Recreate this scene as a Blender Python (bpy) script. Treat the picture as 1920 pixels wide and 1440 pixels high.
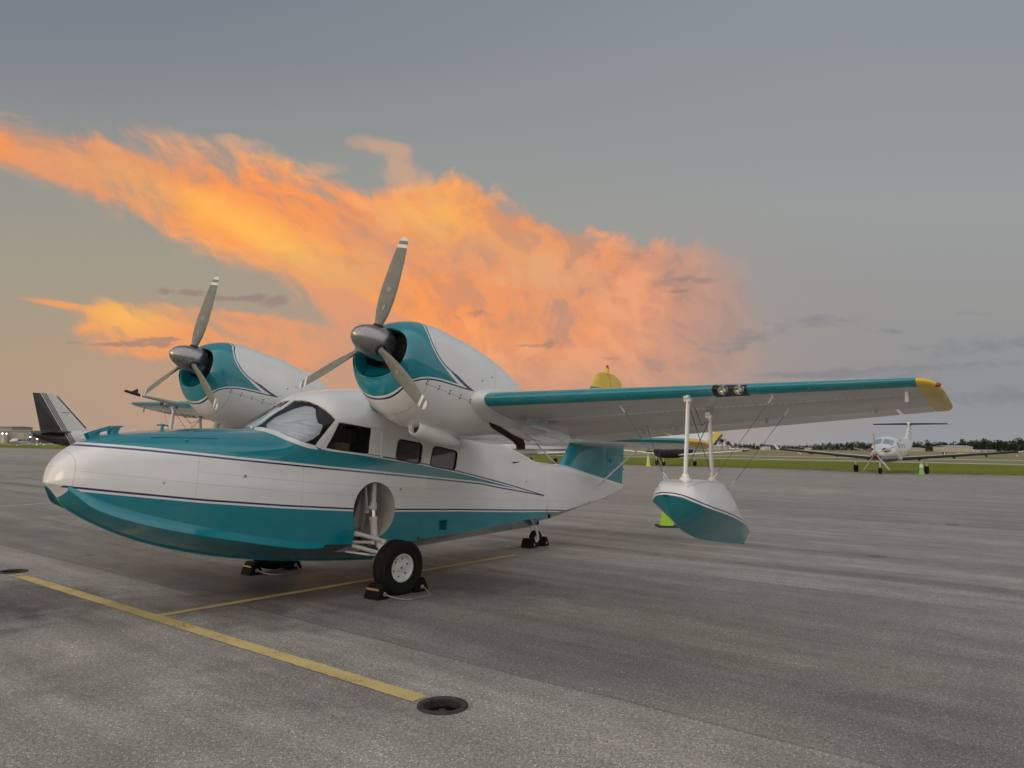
import bpy, bmesh, math, random
from mathutils import Vector, Matrix
from mathutils.bvhtree import BVHTree
from mathutils.geometry import delaunay_2d_cdt
R = math.radians
random.seed(7)
scene = bpy.context.scene
for o in list(bpy.data.objects): bpy.data.objects.remove(o)
col = scene.collection

# ------------------------------------------------------------------ camera
FPX, PITCH, ROLL, CAMH = 1404.93, .0816, -.0105, 1.5736
_U0 = Vector((0, -math.sin(PITCH), math.cos(PITCH))); _F = Vector((0, math.cos(PITCH), math.sin(PITCH)))
_R = Vector((1, 0, 0))*math.cos(ROLL) - _U0*math.sin(ROLL)
_U = Vector((1, 0, 0))*math.sin(ROLL) + _U0*math.cos(ROLL)
cd = bpy.data.cameras.new('camera'); cam = bpy.data.objects.new('camera', cd); col.objects.link(cam)
cd.sensor_fit = 'HORIZONTAL'; cd.sensor_width = 36; cd.lens = FPX/1920*36
cd.clip_start = .05; cd.clip_end = 9000
m = Matrix.Identity(4)
for i in range(3): m[i][0], m[i][1], m[i][2] = _R[i], _U[i], -_F[i]
m[2][3] = CAMH
cam.matrix_world = m; scene.camera = cam

def ray(px, py): return _F + _R*((px-960)/FPX) + _U*((720-py)/FPX)
def ground(px, py, z=0.0):
    d = ray(px, py); t = (z-CAMH)/d.z
    return Vector((d.x*t, d.y*t, z))
def at(px, py, dist):                       # point along a pixel's direction at depth dist
    d = ray(px, py); return Vector((0, 0, CAMH)) + d*(dist/d.y)

# ------------------------------------------------------------------ view, sun
scene.render.engine = 'CYCLES'
scene.view_settings.view_transform = 'Standard'; scene.view_settings.look = 'None'
scene.view_settings.exposure = 0; scene.view_settings.gamma = 1
scene.render.resolution_x = 1024; scene.render.resolution_y = 768
SUN_AZ = Vector((-.80, -.60, 0)).normalized()          # the sun stands low behind the camera's left shoulder
SUN_EL = R(7)
sd = bpy.data.lights.new('sun', 'SUN'); sun = bpy.data.objects.new('sun', sd); col.objects.link(sun)
sd.energy = .42; sd.angle = R(24); sd.color = (1, .80, .58)
sdir = SUN_AZ*math.cos(SUN_EL) + Vector((0, 0, math.sin(SUN_EL)))
sun.rotation_euler = sdir.to_track_quat('Z', 'Y').to_euler()

def lin(r, g, b):
    f = lambda c: (c/255/12.92) if c/255 <= .04045 else ((c/255+.055)/1.055)**2.4
    return (f(r), f(g), f(b), 1)

# ------------------------------------------------------------------ node expression helper
class NT:
    def __init__(s, tree): s.t = tree
    def node(s, typ, **kw):
        n = s.t.nodes.new(typ)
        for k, v in kw.items(): setattr(n, k, v)
        return n
    def put(s, sock, v):
        if v is None: return
        if isinstance(v, (int, float)):
            if sock.type == 'RGBA': sock.default_value = (v, v, v, 1)
            elif sock.type == 'VECTOR': sock.default_value = (v, v, v)
            else: sock.default_value = v
        elif isinstance(v, (tuple, list)):
            sock.default_value = tuple(v)[:len(sock.default_value)]
        else: s.t.links.new(v, sock)
    def m(s, op, a, b=None, c=None, clamp=False):
        n = s.node('ShaderNodeMath', operation=op); n.use_clamp = clamp
        for i, v in enumerate((a, b, c)):
            if v is not None: s.put(n.inputs[i], v)
        return n.outputs[0]
    def add(s, *a):
        r = a[0]
        for b in a[1:]: r = s.m('ADD', r, b)
        return r
    def mul(s, *a):
        r = a[0]
        for b in a[1:]: r = s.m('MULTIPLY', r, b)
        return r
    def sub(s, a, b): return s.m('SUBTRACT', a, b)
    def mx(s, a, b): return s.m('MAXIMUM', a, b)
    def mn(s, a, b): return s.m('MINIMUM', a, b)
    def gt(s, a, b): return s.m('GREATER_THAN', a, b)
    def lt(s, a, b): return s.m('LESS_THAN', a, b)
    def ss(s, x, lo, hi, a=0., b=1.):
        n = s.node('ShaderNodeMapRange', interpolation_type='SMOOTHSTEP')
        s.put(n.inputs[0], x); s.put(n.inputs[1], lo); s.put(n.inputs[2], hi); s.put(n.inputs[3], a); s.put(n.inputs[4], b)
        return n.outputs[0]
    def mr(s, x, lo, hi, a=0., b=1.):
        n = s.node('ShaderNodeMapRange'); s.put(n.inputs[0], x); s.put(n.inputs[1], lo); s.put(n.inputs[2], hi); s.put(n.inputs[3], a); s.put(n.inputs[4], b)
        return n.outputs[0]
    def mix(s, f, a, b, blend='MIX'):
        n = s.node('ShaderNodeMix', data_type='RGBA', blend_type=blend)
        s.put(n.inputs[0], f); s.put(n.inputs[6], a); s.put(n.inputs[7], b)
        return n.outputs[2]
    def xyz(s, x=0., y=0., z=0.):
        n = s.node('ShaderNodeCombineXYZ'); s.put(n.inputs[0], x); s.put(n.inputs[1], y); s.put(n.inputs[2], z); return n.outputs[0]
    def sep(s, v):
        n = s.node('ShaderNodeSeparateXYZ'); s.put(n.inputs[0], v); return n.outputs
    def noise(s, vec, scale=1., detail=4., rough=.5, dist=0., lac=2., dim='3D'):
        n = s.node('ShaderNodeTexNoise'); n.noise_dimensions = dim
        s.put(n.inputs['Vector'], vec); s.put(n.inputs['Scale'], scale); s.put(n.inputs['Detail'], detail)
        s.put(n.inputs['Roughness'], rough); s.put(n.inputs['Distortion'], dist); s.put(n.inputs['Lacunarity'], lac)
        return n.outputs[0]
    def noisec(s, vec, scale=1., detail=2.):
        n = s.node('ShaderNodeTexNoise'); s.put(n.inputs['Vector'], vec); s.put(n.inputs['Scale'], scale); s.put(n.inputs['Detail'], detail)
        return n.outputs[1]
    def voro(s, vec, scale=1., feature='F1', rnd=1.):
        n = s.node('ShaderNodeTexVoronoi', feature=feature); s.put(n.inputs['Vector'], vec); s.put(n.inputs['Scale'], scale); s.put(n.inputs['Randomness'], rnd)
        return n.outputs
    def ramp(s, f, stops, interp='LINEAR'):
        n = s.node('ShaderNodeValToRGB'); cr = n.color_ramp; cr.interpolation = interp
        while len(cr.elements) < len(stops): cr.elements.new(.5)
        for e, (p, c) in zip(cr.elements, stops): e.position = p; e.color = c
        s.put(n.inputs[0], f); return n.outputs[0]
    def vm(s, op, a, b=None):
        n = s.node('ShaderNodeVectorMath', operation=op); s.put(n.inputs[0], a)
        if b is not None: s.put(n.inputs[1], b)
        return n.outputs[0]
    def dot(s, a, b):
        n = s.node('ShaderNodeVectorMath', operation='DOT_PRODUCT'); s.put(n.inputs[0], a); s.put(n.inputs[1], b); return n.outputs[1]

# ------------------------------------------------------------------ world: dusk sky with lit clouds
w = bpy.data.worlds.new('World'); scene.world = w; w.use_nodes = True
w.node_tree.nodes.clear(); S = NT(w.node_tree)
D = S.node('ShaderNodeTexCoord').outputs['Generated']
dx, dy, dz = S.sep(D)
# tangent-plane sky coordinates about world north, in units of 1000 (x to the right, y down from the horizon)
dyc = S.mx(dy, .12)
X = S.m('DIVIDE', dx, dyc); Yv = S.m('DIVIDE', dz, dyc)
X = S.add(S.mul(X, 1.405), .96); Yp = S.sub(.835, S.mul(Yv, 1.405))
def sk(px, py):                               # photo pixel -> sky coordinates
    d = ray(px, py); return (d.x/d.y*1.405+.96, .835-d.z/d.y*1.405)
front = S.ss(dy, .1, .35)
el = S.m('ARCSINE', dz)
def n2(vec, scale, detail, rough=.5, dist=0.): return S.noise(vec, scale, detail, rough, dist, 2., '2D')
def gauss(cx, cy, rx, ry, rot=0., k=1.):
    cx, cy = sk(cx, cy); rx /= 1000; ry /= 1000
    c, s_ = math.cos(R(rot)), math.sin(R(rot))
    a = S.sub(X, cx); b = S.sub(Yp, cy)
    u = S.m('MULTIPLY_ADD', b, s_/rx, S.mul(a, c/rx)); v = S.m('MULTIPLY_ADD', a, -s_/ry, S.mul(b, c/ry))
    e = S.m('EXPONENT', S.mul(S.m('MULTIPLY_ADD', u, u, S.mul(v, v)), -1.))
    return e if k == 1. else S.mul(e, k)
def tot(*g):
    r = g[0]
    for k in g[1:]: r = S.add(r, k)
    return r
# base gradient: by elevation, cool to the right (away from the sunset), olive to the left
vpos = S.mr(Yp, -.1, .85)
skyL = S.ramp(vpos, [(0, lin(117, 125, 137)), (.2, lin(127, 133, 140)), (.42, lin(146, 148, 143)), (.62, lin(160, 153, 136)), (.82, lin(171, 153, 130)), (1, lin(168, 153, 138))])
skyR = S.ramp(vpos, [(0, lin(136, 143, 149)), (.3, lin(145, 149, 152)), (.5, lin(152, 154, 153)), (.7, lin(149, 148, 147)), (.86, lin(138, 141, 146)), (1, lin(146, 151, 156))])
sky0 = S.mix(S.ss(X, .1, 1.75), skyL, skyR)
sky0 = S.mix(gauss(760, 740, 560, 130, 0, .72), sky0, lin(208, 152, 120))       # warm haze low under the big cloud
sky0 = S.mix(gauss(1200, 640, 240, 150, 0, .5), sky0, lin(174, 150, 140))
P2 = S.xyz(X, Yp, 0)
# main cloud -------------------------------------------------------
warp = S.node('ShaderNodeTexNoise', noise_dimensions='2D'); S.put(warp.inputs['Vector'], P2); warp.inputs['Scale'].default_value = 4.2; warp.inputs['Detail'].default_value = 3.5
warp = S.vm('SUBTRACT', warp.outputs[1], (.5, .5, .5))
Pw = S.vm('ADD', P2, S.vm('MULTIPLY', warp, (.13, .09, .0)))
def rot2(v, deg):
    n = S.node('ShaderNodeVectorRotate', rotation_type='Z_AXIS'); S.put(n.inputs['Vector'], v); n.inputs['Angle'].default_value = R(deg); return n.outputs[0]
streak = n2(S.vm('MULTIPLY', rot2(Pw, -20), (1.0, 3.4, 1.)), 4.4, 6., .55)
fib = n2(S.vm('MULTIPLY', rot2(Pw, -48), (1.0, 3.0, 1.)), 8., 6., .62)
bill = n2(Pw, 6.4, 7., .56)
bil2 = S.m('ABSOLUTE', S.sub(n2(S.vm('ADD', Pw, (3.1, 1.7, 0)), 9.5, 5., .55), .5))      # creases between billows
leftw = S.ss(X, .95, .50)                     # streaky anvil on the left, billows on the right
tex = S.m('MULTIPLY_ADD', S.sub(streak, S.add(bill, .02)), leftw, S.add(bill, .02))
G = tot(gauss(10, 275, 190, 44, 14), gauss(200, 322, 190, 58, 18), gauss(420, 385, 205, 84, 22), gauss(640, 460, 210, 96, 26),
        gauss(845, 415, 110, 84, 0), gauss(800, 500, 220, 95, 10), gauss(1010, 505, 150, 88, 14), gauss(1130, 560, 190, 105, 10),
        gauss(1300, 560, 95, 95, 0), gauss(1170, 670, 210, 90, 0), gauss(960, 650, 220, 95, 0), gauss(1350, 600, 80, 70, 0))
gate = S.ss(G, .02, .34)
dens = tot(S.mn(G, 1.05), S.mul(gate, tot(S.mul(S.sub(tex, .5), S.mr(leftw, 0., 1., 1.7, 1.75)), S.mul(S.sub(fib, .5), S.mr(leftw, 0., 1., .35, 1.0)), S.mul(S.sub(.10, bil2), S.mr(leftw, 0., 1., .9, .1)))))
aM = S.ss(dens, S.mr(leftw, 0., 1., .30, .12), S.mr(leftw, 0., 1., .66, .98))
gaps = S.mr(S.ss(n2(S.vm('MULTIPLY', Pw, (1., 1.6, 1.)), 3.1, 4., .55), .34, .62), 0., 1., .70, 1.)
aM = S.mul(aM, gaps, S.sub(1., S.mul(S.ss(Yp, .62, .82), .85)), S.sub(1., S.mul(S.ss(X, 1.26, 1.45), .5)))
lite = tot(S.mul(S.sub(streak, .5), S.mr(leftw, 0., 1., .25, .75)), S.mul(S.sub(fib, .5), .45), S.mul(S.sub(bill, .5), S.mr(leftw, 0., 1., .9, .3)), S.mul(S.sub(.09, bil2), S.mr(leftw, 0., 1., 1.1, .1)))
hot = tot(gauss(510, 445, 170, 34, 27), gauss(830, 405, 70, 62, 0, .95), gauss(330, 380, 170, 34, 22, .6), gauss(140, 305, 130, 36, 15, .28), gauss(1000, 480, 120, 40, 20, .3), gauss(640, 500, 140, 46, 30, .35))
hot = S.mul(hot, S.mr(lite, -.18, .18, .55, 1.2))
cA = S.mix(S.ss(X, 1.0, 1.38), lin(249, 152, 86), lin(188, 145, 130))
cA = S.mix(S.mul(S.ss(Yp, .56, .72), .8), cA, lin(216, 150, 118))
cA = S.mix(S.ss(dens, .15, 1.0), S.mix(.55, cA, lin(182, 158, 136)), cA)
cA = S.mix(S.ss(lite, .04, -.18, 0., .74), cA, S.mix(S.ss(X, .75, 1.3), lin(216, 142, 100), lin(168, 134, 122)))
cA = S.mix(S.mul(S.ss(lite, .02, .24), .55, S.ss(X, 1.42, 1.2)), cA, S.mix(S.ss(X, .7, 1.2), lin(253, 180, 108), lin(246, 168, 122)))
cA = S.mix(S.mn(S.mul(hot, .82), 1.), cA, lin(255, 184, 86))
sky = S.mix(S.mul(aM, front), sky0, cA)
# low left cloud and thin peach veils
G2 = tot(gauss(255, 595, 90, 44, 8), gauss(330, 640, 190, 40, 0), gauss(520, 655, 220, 42, 4), gauss(120, 572, 80, 7, 8), gauss(390, 612, 140, 36, 6), gauss(250, 632, 110, 30, 0), gauss(640, 575, 110, 30, 22), gauss(720, 610, 100, 26, 10), gauss(520, 615, 130, 16, 8))
d2 = tot(S.mn(G2, 1.), S.mul(S.ss(G2, .02, .3), tot(S.mul(S.sub(streak, .5), 1.7), S.mul(S.sub(fib, .5), .8))))
c2 = S.mix(gauss(240, 590, 85, 40, 8), S.mix(S.ss(X, .30, .75), lin(240, 155, 98), lin(218, 152, 116)), lin(254, 184, 88))
c2 = S.mix(S.ss(lite, .05, -.2, 0., .5), c2, lin(190, 146, 118))
sky = S.mix(S.mul(S.ss(d2, .34, 1.1), front, .9), sky, c2)
# wisps above
G3 = tot(gauss(715, 272, 70, 18, 6), gauss(748, 305, 30, 40, 0), gauss(775, 335, 50, 30, 20), gauss(600, 322, 60, 16, -6), gauss(455, 268, 50, 14, 10))
sky = S.mix(S.mul(S.ss(tot(G3, S.mul(S.ss(G3, .02, .3), tot(S.mul(S.sub(bill, .5), 2.), S.mul(S.sub(fib, .5), 1.2)))), .3, 1.3), front, .55), sky, lin(222, 168, 130))
sky = S.mix(S.mul(S.mul(S.ss(bill, .40, .58), gauss(938, 388, 34, 26, 20)), front, .75), sky, lin(224, 184, 150))
# small dark clouds
PD = S.vm('MULTIPLY', Pw, (1, 2.4, 1))
nd = S.mul(S.sub(n2(PD, 22., 5., .62), .5), 2.2)
GD = tot(gauss(505, 561, 66, 15, 3), gauss(345, 547, 60, 8, 2), gauss(430, 560, 40, 6, 0), gauss(1300, 524, 46, 9, 0), gauss(1272, 547, 30, 7, 0), gauss(888, 588, 36, 11, -10), gauss(1032, 645, 16, 10, -30), gauss(1150, 672, 26, 7, 0), gauss(975, 648, 46, 5, 0), gauss(240, 646, 130, 7, 0), gauss(300, 636, 56, 6, 0))
sky = S.mix(S.mul(S.ss(S.add(GD, S.mul(nd, S.ss(GD, .02, .3))), .35, 1.15), front, .72), sky, lin(148, 126, 120))
# grey scud low on the right
GR = tot(gauss(1540, 602, 84, 12, -2), gauss(1665, 621, 40, 7, 0), gauss(1826, 587, 30, 6, 0), gauss(1860, 648, 160, 19, -5), gauss(1740, 690, 230, 9, -3), gauss(1560, 705, 160, 7, 0), gauss(1900, 745, 170, 22, 0), gauss(1400, 640, 80, 20, -10))
scud = S.mul(S.ss(S.add(GR, S.mul(nd, S.ss(GR, .02, .3))), .25, 1.25), front, .62)
skyr = S.mix(S.mul(S.ss(n2(S.vm('MULTIPLY', P2, (1., 5., 1)), 3.5, 4., .55), .46, .72), S.ss(Yp, .5, .75), .18, front), sky0, lin(160, 146, 142))
sky = S.mix(scud, S.mix(S.ss(X, 1.36, 1.46), sky, skyr), lin(125, 128, 134))
# away from the view: the rest of the dome, brightening towards the sunset behind the camera
dotS = S.dot(D, tuple(SUN_AZ))
dome = S.ramp(S.mr(el, 0., 1.57), [(0, (.63, .61, .59, 1)), (.3, (.76, .76, .775, 1)), (1, (.82, .85, .90, 1))])
glow = S.mul(S.ss(dotS, .0, 1.), S.m('EXPONENT', S.mul(S.mx(el, 0.), -3.2)))
dome = S.mix(1., dome, S.mix(1., S.xyz(glow, glow, glow), (1.15, .78, .48, 1), 'MULTIPLY'), 'ADD')
clear = S.mix(front, dome, sky0)
cloudy = S.mix(front, dome, sky)
# the cloud nodes are only worked out where there is cloud
inside = S.mul(S.gt(X, -.55), S.gt(Yp, .02), S.gt(dz, -.02), S.gt(dy, .1))
nish = S.node('ShaderNodeTexSky', sky_type='NISHITA'); nish.sun_disc = False
nish.sun_elevation = SUN_EL; nish.sun_rotation = math.atan2(SUN_AZ.x, SUN_AZ.y); nish.dust_density = 3.
bgN = S.node('ShaderNodeBackground'); S.put(bgN.inputs[0], nish.outputs[0]); bgN.inputs[1].default_value = .004
b1 = S.node('ShaderNodeBackground'); S.put(b1.inputs[0], clear)
b2 = S.node('ShaderNodeBackground'); S.put(b2.inputs[0], cloudy)
mxs = S.node('ShaderNodeMixShader'); S.put(mxs.inputs[0], inside)
L_ = w.node_tree.links
L_.new(b1.outputs[0], mxs.inputs[1]); L_.new(b2.outputs[0], mxs.inputs[2])
ad = S.node('ShaderNodeAddShader'); L_.new(mxs.outputs[0], ad.inputs[0]); L_.new(bgN.outputs[0], ad.inputs[1])
out = S.node('ShaderNodeOutputWorld'); L_.new(ad.outputs[0], out.inputs[0])
w.cycles.sampling_method = 'MANUAL'; w.cycles.sample_map_resolution = 256
scene.cycles.use_adaptive_sampling = True; scene.cycles.adaptive_threshold = .02; scene.cycles.adaptive_min_samples = 12
scene.cycles.use_denoising = True
scene.cycles.max_bounces = 6; scene.cycles.diffuse_bounces = 3; scene.cycles.glossy_bounces = 3
# ------------------------------------------------------------------ mesh helpers
def tag(o, label=None, cat=None, group=None, kind=None):
    if label: o['label'] = label
    if cat: o['category'] = cat
    if group: o['group'] = group
    if kind: o['kind'] = kind
    return o
def empty(name, label, cat, group=None, mat=None):
    o = bpy.data.objects.new(name, None); o.empty_display_size = .2; col.objects.link(o)
    if mat is not None: o.matrix_world = mat
    return tag(o, label, cat, group)
class MB:
    """collects geometry for one mesh object"""
    def __init__(s): s.v = []; s.f = []; s.m = []; s.attr = {}
    def add(s, verts, faces, mi=0):
        b = len(s.v); s.v += [tuple(v) for v in verts]
        for f in faces: s.f.append([i+b for i in f]); s.m.append(mi)
        return b
    def loft(s, rings, closed=True, cap0=False, cap1=False, mi=0):
        n = len(rings[0]); vs = [p for r in rings for p in r]; fs = []
        for i in range(len(rings)-1):
            for j in range(n if closed else n-1):
                k = (j+1) % n
                fs.append((i*n+j, i*n+k, (i+1)*n+k, (i+1)*n+j))
        if cap0: fs.append(tuple(range(n))[::-1])
        if cap1: fs.append(tuple((len(rings)-1)*n+j for j in range(n)))
        return s.add(vs, fs, mi)
    def tube(s, pts, rad, n=10, caps=True, mi=0, flat=1., upv=None):
        pts = [Vector(p) for p in pts]
        if not isinstance(rad, (list, tuple)): rad = [rad]*len(pts)
        t0 = (pts[1]-pts[0]).normalized()
        u = Vector(upv) if upv else (Vector((0, 0, 1)) if abs(t0.z) < .9 else Vector((1, 0, 0)))
        rings = []
        for i, p in enumerate(pts):
            a = pts[max(i-1, 0)]; b = pts[min(i+1, len(pts)-1)]
            t = (b-a).normalized(); u = (u-t*u.dot(t)).normalized(); v = t.cross(u)
            rings.append([p+(u*math.cos(k*2*math.pi/n)+v*math.sin(k*2*math.pi/n)*flat)*rad[i] for k in range(n)])
        s.loft(rings, True, caps, caps, mi)
    def box(s, c, size, rot=None, mi=0, taper=1.):
        hx, hy, hz = size[0]/2, size[1]/2, size[2]/2; c = Vector(c)
        vs = [Vector((x*hx*(taper if z > 0 else 1), y*hy*(taper if z > 0 else 1), z*hz)) for z in (-1, 1) for x, y in ((-1, -1), (1, -1), (1, 1), (-1, 1))]
        if rot is not None: vs = [rot @ v for v in vs]
        s.add([v+c for v in vs], [(3, 2, 1, 0), (4, 5, 6, 7), (0, 1, 5, 4), (1, 2, 6, 5), (2, 3, 7, 6), (3, 0, 4, 7)], mi)
    def lathe(s, prof, origin=(0, 0, 0), axis=(0, 0, 1), n=24, mi=0, closed=False, a0=0., cap=False):
        ax = Vector(axis).normalized(); u = Vector((1, 0, 0)) if abs(ax.x) < .9 else Vector((0, 1, 0))
        u = (u-ax*u.dot(ax)).normalized(); v = ax.cross(u); o = Vector(origin)
        rings = [[o+ax*h+(u*math.cos(a0+k*2*math.pi/n)+v*math.sin(a0+k*2*math.pi/n))*max(r, 1e-4) for k in range(n)] for r, h in prof]
        if closed: rings.append(rings[0])
        s.loft(rings, True, cap, cap, mi)
    def extrude(s, poly, vec, mi=0):
        n = len(poly); vec = Vector(vec); a = [Vector(p) for p in poly]
        s.add(a+[p+vec for p in a], [tuple(range(n))[::-1], tuple(range(n, 2*n))]+[(i, (i+1) % n, n+(i+1) % n, n+i) for i in range(n)], mi)
    def build(s, name, mats, parent=None, smooth=True, sharp=38, fix=True, bevel=0, xf=None):
        me = bpy.data.meshes.new(name)
        vs = s.v if xf is None else [tuple(xf @ Vector(v)) for v in s.v]
        me.from_pydata(vs, [], s.f)
        mats = mats if isinstance(mats, (list, tuple)) else [mats]
        for mt in mats: me.materials.append(mt)
        me.polygons.foreach_set('material_index', s.m)
        bm = bmesh.new(); bm.from_mesh(me)
        if fix:
            bmesh.ops.remove_doubles(bm, verts=bm.verts, dist=1e-5)
            bmesh.ops.recalc_face_normals(bm, faces=bm.faces)
        if bevel:
            ed = [e for e in bm.edges if len(e.link_faces) == 2 and e.calc_face_angle(0) > R(30)]
            bmesh.ops.bevel(bm, geom=ed, offset=bevel, segments=2, affect='EDGES', profile=.6)
        for f in bm.faces: f.smooth = smooth
        if smooth:
            for e in bm.edges: e.smooth = not (len(e.link_faces) == 2 and e.calc_face_angle(0) > R(sharp))
        bm.to_mesh(me); bm.free()
        o = bpy.data.objects.new(name, me); col.objects.link(o)
        if parent is not None: o.parent = parent
        return o
def attr(o, name, fn):
    me = o.data; a = me.attributes.new(name, 'FLOAT', 'POINT')
    a.data.foreach_set('value', [fn(v.co) for v in me.vertices])
def interp(tab, x):
    if x <= tab[0][0]: return tab[0][1]
    for (a, b), (c, d) in zip(tab, tab[1:]):
        if x <= c: return b+(d-b)*(x-a)/(c-a)
    return tab[-1][1]
def smooth_interp(tab, x):                     # Catmull-Rom through a table sorted by x
    xs = [t[0] for t in tab]
    if x <= xs[0]: return tab[0][1]
    if x >= xs[-1]: return tab[-1][1]
    i = max(k for k in range(len(xs)-1) if xs[k] <= x)
    def sl(k):
        if k == 0: return (tab[1][1]-tab[0][1])/(xs[1]-xs[0])
        if k == len(xs)-1: return (tab[-1][1]-tab[-2][1])/(xs[-1]-xs[-2])
        a = (tab[k][1]-tab[k-1][1])/(xs[k]-xs[k-1]); b = (tab[k+1][1]-tab[k][1])/(xs[k+1]-xs[k])
        return 0 if a*b <= 0 else 2*a*b/(a+b)
    h = xs[i+1]-xs[i]; t = (x-xs[i])/h
    return (tab[i][1]*(2*t**3-3*t*t+1)+sl(i)*h*(t**3-2*t*t+t)+tab[i+1][1]*(-2*t**3+3*t*t)+sl(i+1)*h*(t**3-t*t))

# ------------------------------------------------------------------ materials
MATS = {}
def material(name):
    mt = bpy.data.materials.new(name); mt.use_nodes = True; mt.node_tree.nodes.clear()
    t = NT(mt.node_tree); b = t.node('ShaderNodeBsdfPrincipled'); o = t.node('ShaderNodeOutputMaterial')
    mt.node_tree.links.new(b.outputs[0], o.inputs[0]); MATS[name] = mt
    return mt, t, b
def simple(name, c, rough=.5, metal=0., coat=0., var=.12, scale=6., bump=0., bscale=60., spec=.5, emit=None, estr=0.):
    mt, t, b = material(name)
    co = t.node('ShaderNodeTexCoord').outputs['Object']
    n = t.noise(co, scale, 5., .6)
    c = tuple(c)[:3]+(1,)
    dark = tuple(k*(1-var) for k in c[:3])+(1,); lite = tuple(min(1, k*(1+var)) for k in c[:3])+(1,)
    t.put(b.inputs['Base Color'], t.mix(t.mr(n, .3, .7), dark, lite))
    t.put(b.inputs['Roughness'], t.mr(n, .3, .7, max(.02, rough-.06), min(1, rough+.08)))
    b.inputs['Metallic'].default_value = metal; b.inputs['Coat Weight'].default_value = coat; b.inputs['Coat Roughness'].default_value = .06
    b.inputs['Specular IOR Level'].default_value = spec
    if bump:
        bn = t.node('ShaderNodeBump'); bn.inputs['Strength'].default_value = bump; bn.inputs['Distance'].default_value = .01
        t.put(bn.inputs['Height'], t.noise(co, bscale, 4., .6)); t.put(b.inputs['Normal'], bn.outputs[0])
    if emit: b.inputs['Emission Color'].default_value = tuple(emit)[:3]+(1,); b.inputs['Emission Strength'].default_value = estr
    return mt
TEAL = (.002, .205, .250, 1); WHITE = (.74, .735, .71, 1); NAVY = (.022, .022, .11, 1); YEL = (.70, .46, .012, 1)
def paint_skin(t, b, colr, rough=.24, seams=None, grime=.10, can=1.):
    """glossy aircraft enamel: faint orange peel and oil-canning of the sheet metal, thin grime"""
    co = t.node('ShaderNodeTexCoord').outputs['Object']
    g = t.noise(co, 2.3, 5., .62)
    streaks = t.noise(t.vm('MULTIPLY', co, (1.2, 5., 7.)), 1.6, 5., .6)
    gr = t.mul(t.ss(t.add(t.mul(g, .6), t.mul(streaks, .4)), .42, .68), grime)
    c = t.mix(gr, colr, (.30, .27, .23, 1))
    t.put(b.inputs['Base Color'], c)
    t.put(b.inputs['Roughness'], t.mr(g, .3, .7, rough-.09, rough+.02))
    b.inputs['Coat Weight'].default_value = .6; b.inputs['Coat Roughness'].default_value = .04
    bn = t.node('ShaderNodeBump'); bn.inputs['Strength'].default_value = .26; bn.inputs['Distance'].default_value = .012
    h = t.add(t.mul(t.noise(co, 3.4, 2., .5), can), t.mul(t.noise(co, 40., 2., .5), .012))
    if seams is not None: h = t.add(h, seams)
    t.put(bn.inputs['Height'], h); t.put(b.inputs['Normal'], bn.outputs[0])
def A(t, name):
    n = t.node('ShaderNodeAttribute'); n.attribute_name = name; return n.outputs['Fac']

white = material('white_enamel'); paint_skin(white[1], white[2], WHITE); white = white[0]
teal = material('teal_enamel'); paint_skin(teal[1], teal[2], TEAL, .2, None, .04); teal = teal[0]
yellow = material('yellow_enamel'); paint_skin(yellow[1], yellow[2], YEL, .28); yellow = yellow[0]
# hull: teal/white with pin stripes, seams of the skin panels
mt, t, b = material('hull_enamel')
su, st, sl, hx = A(t, 'band_low'), A(t, 'band_top'), A(t, 'boot'), A(t, 'xx')
c = t.mix(t.mul(t.gt(su, .036), t.lt(st, 0.)), WHITE, TEAL)
c = t.mix(t.mul(t.gt(su, 0.), t.lt(su, .017), t.lt(st, .03)), c, NAVY)
c = t.mix(t.mul(t.gt(st, .015), t.lt(st, .031), t.gt(su, .0), t.lt(hx, .70)), c, NAVY)
c = t.mix(t.mul(t.lt(sl, -.036), t.lt(hx, 2.975)), c, TEAL)
c = t.mix(t.mul(t.lt(sl, 0.), t.gt(sl, -.018), t.lt(hx, 3.02)), c, NAVY)
def line(d, w_): return t.ss(t.m('ABSOLUTE', d), w_, 0.)
seam = 0.
for xs in (2.97, 2.08, 1.02, -.10, -2.02, -3.05, -4.4):
    sm = line(t.sub(hx, xs), .006); seam = sm if seam == 0. else t.mx(seam, sm)
seam = t.mx(seam, t.mul(line(t.add(sl, -.13), .005), t.lt(hx, 2.97)))
seam = t.mx(seam, t.mul(line(t.add(sl, -.235), .005), t.lt(hx, 2.08), t.gt(hx, -2.0)))
oz = t.node('ShaderNodeTexCoord').outputs['Object']
riv = t.ss(t.voro(t.vm('MULTIPLY', oz, (1, .0, 1)), 34., 'F1', 0.)[0], .17, .10)
rivm = t.mul(riv, t.mx(t.mx(line(t.sub(hx, 2.05), .03), line(t.sub(hx, -2.05), .03)), line(t.add(sl, -.145), .03)))
c = t.mix(t.mul(seam, .26), c, (.12, .11, .10, 1))
c = t.mix(t.mul(rivm, .22), c, (.16, .16, .15, 1))
paint_skin(t, b, c, .23, t.mul(t.add(t.mul(seam, -1.), t.mul(rivm, .5)), .12)); hull_mat = mt
# nacelle: teal snout with a pointed side flash
mt, t, b = material('nacelle_enamel')
sd_ = A(t, 'flash'); nx = A(t, 'xx')
c = t.mix(t.gt(sd_, .014), WHITE, TEAL)
c = t.mix(t.mul(t.lt(sd_, 0.), t.gt(sd_, -.014)), c, NAVY)
sm = t.mx(line(t.sub(nx, 1.02), .004), t.mx(line(t.sub(nx, .06), .004), t.mul(line(A(t, 'panel'), .004), t.lt(nx, 1.02), t.gt(nx, .1))))
c = t.mix(t.mul(sm, .7), c, (.05, .05, .05, 1))
paint_skin(t, b, c, .2, t.mul(sm, -.12)); nac_mat = mt
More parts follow.
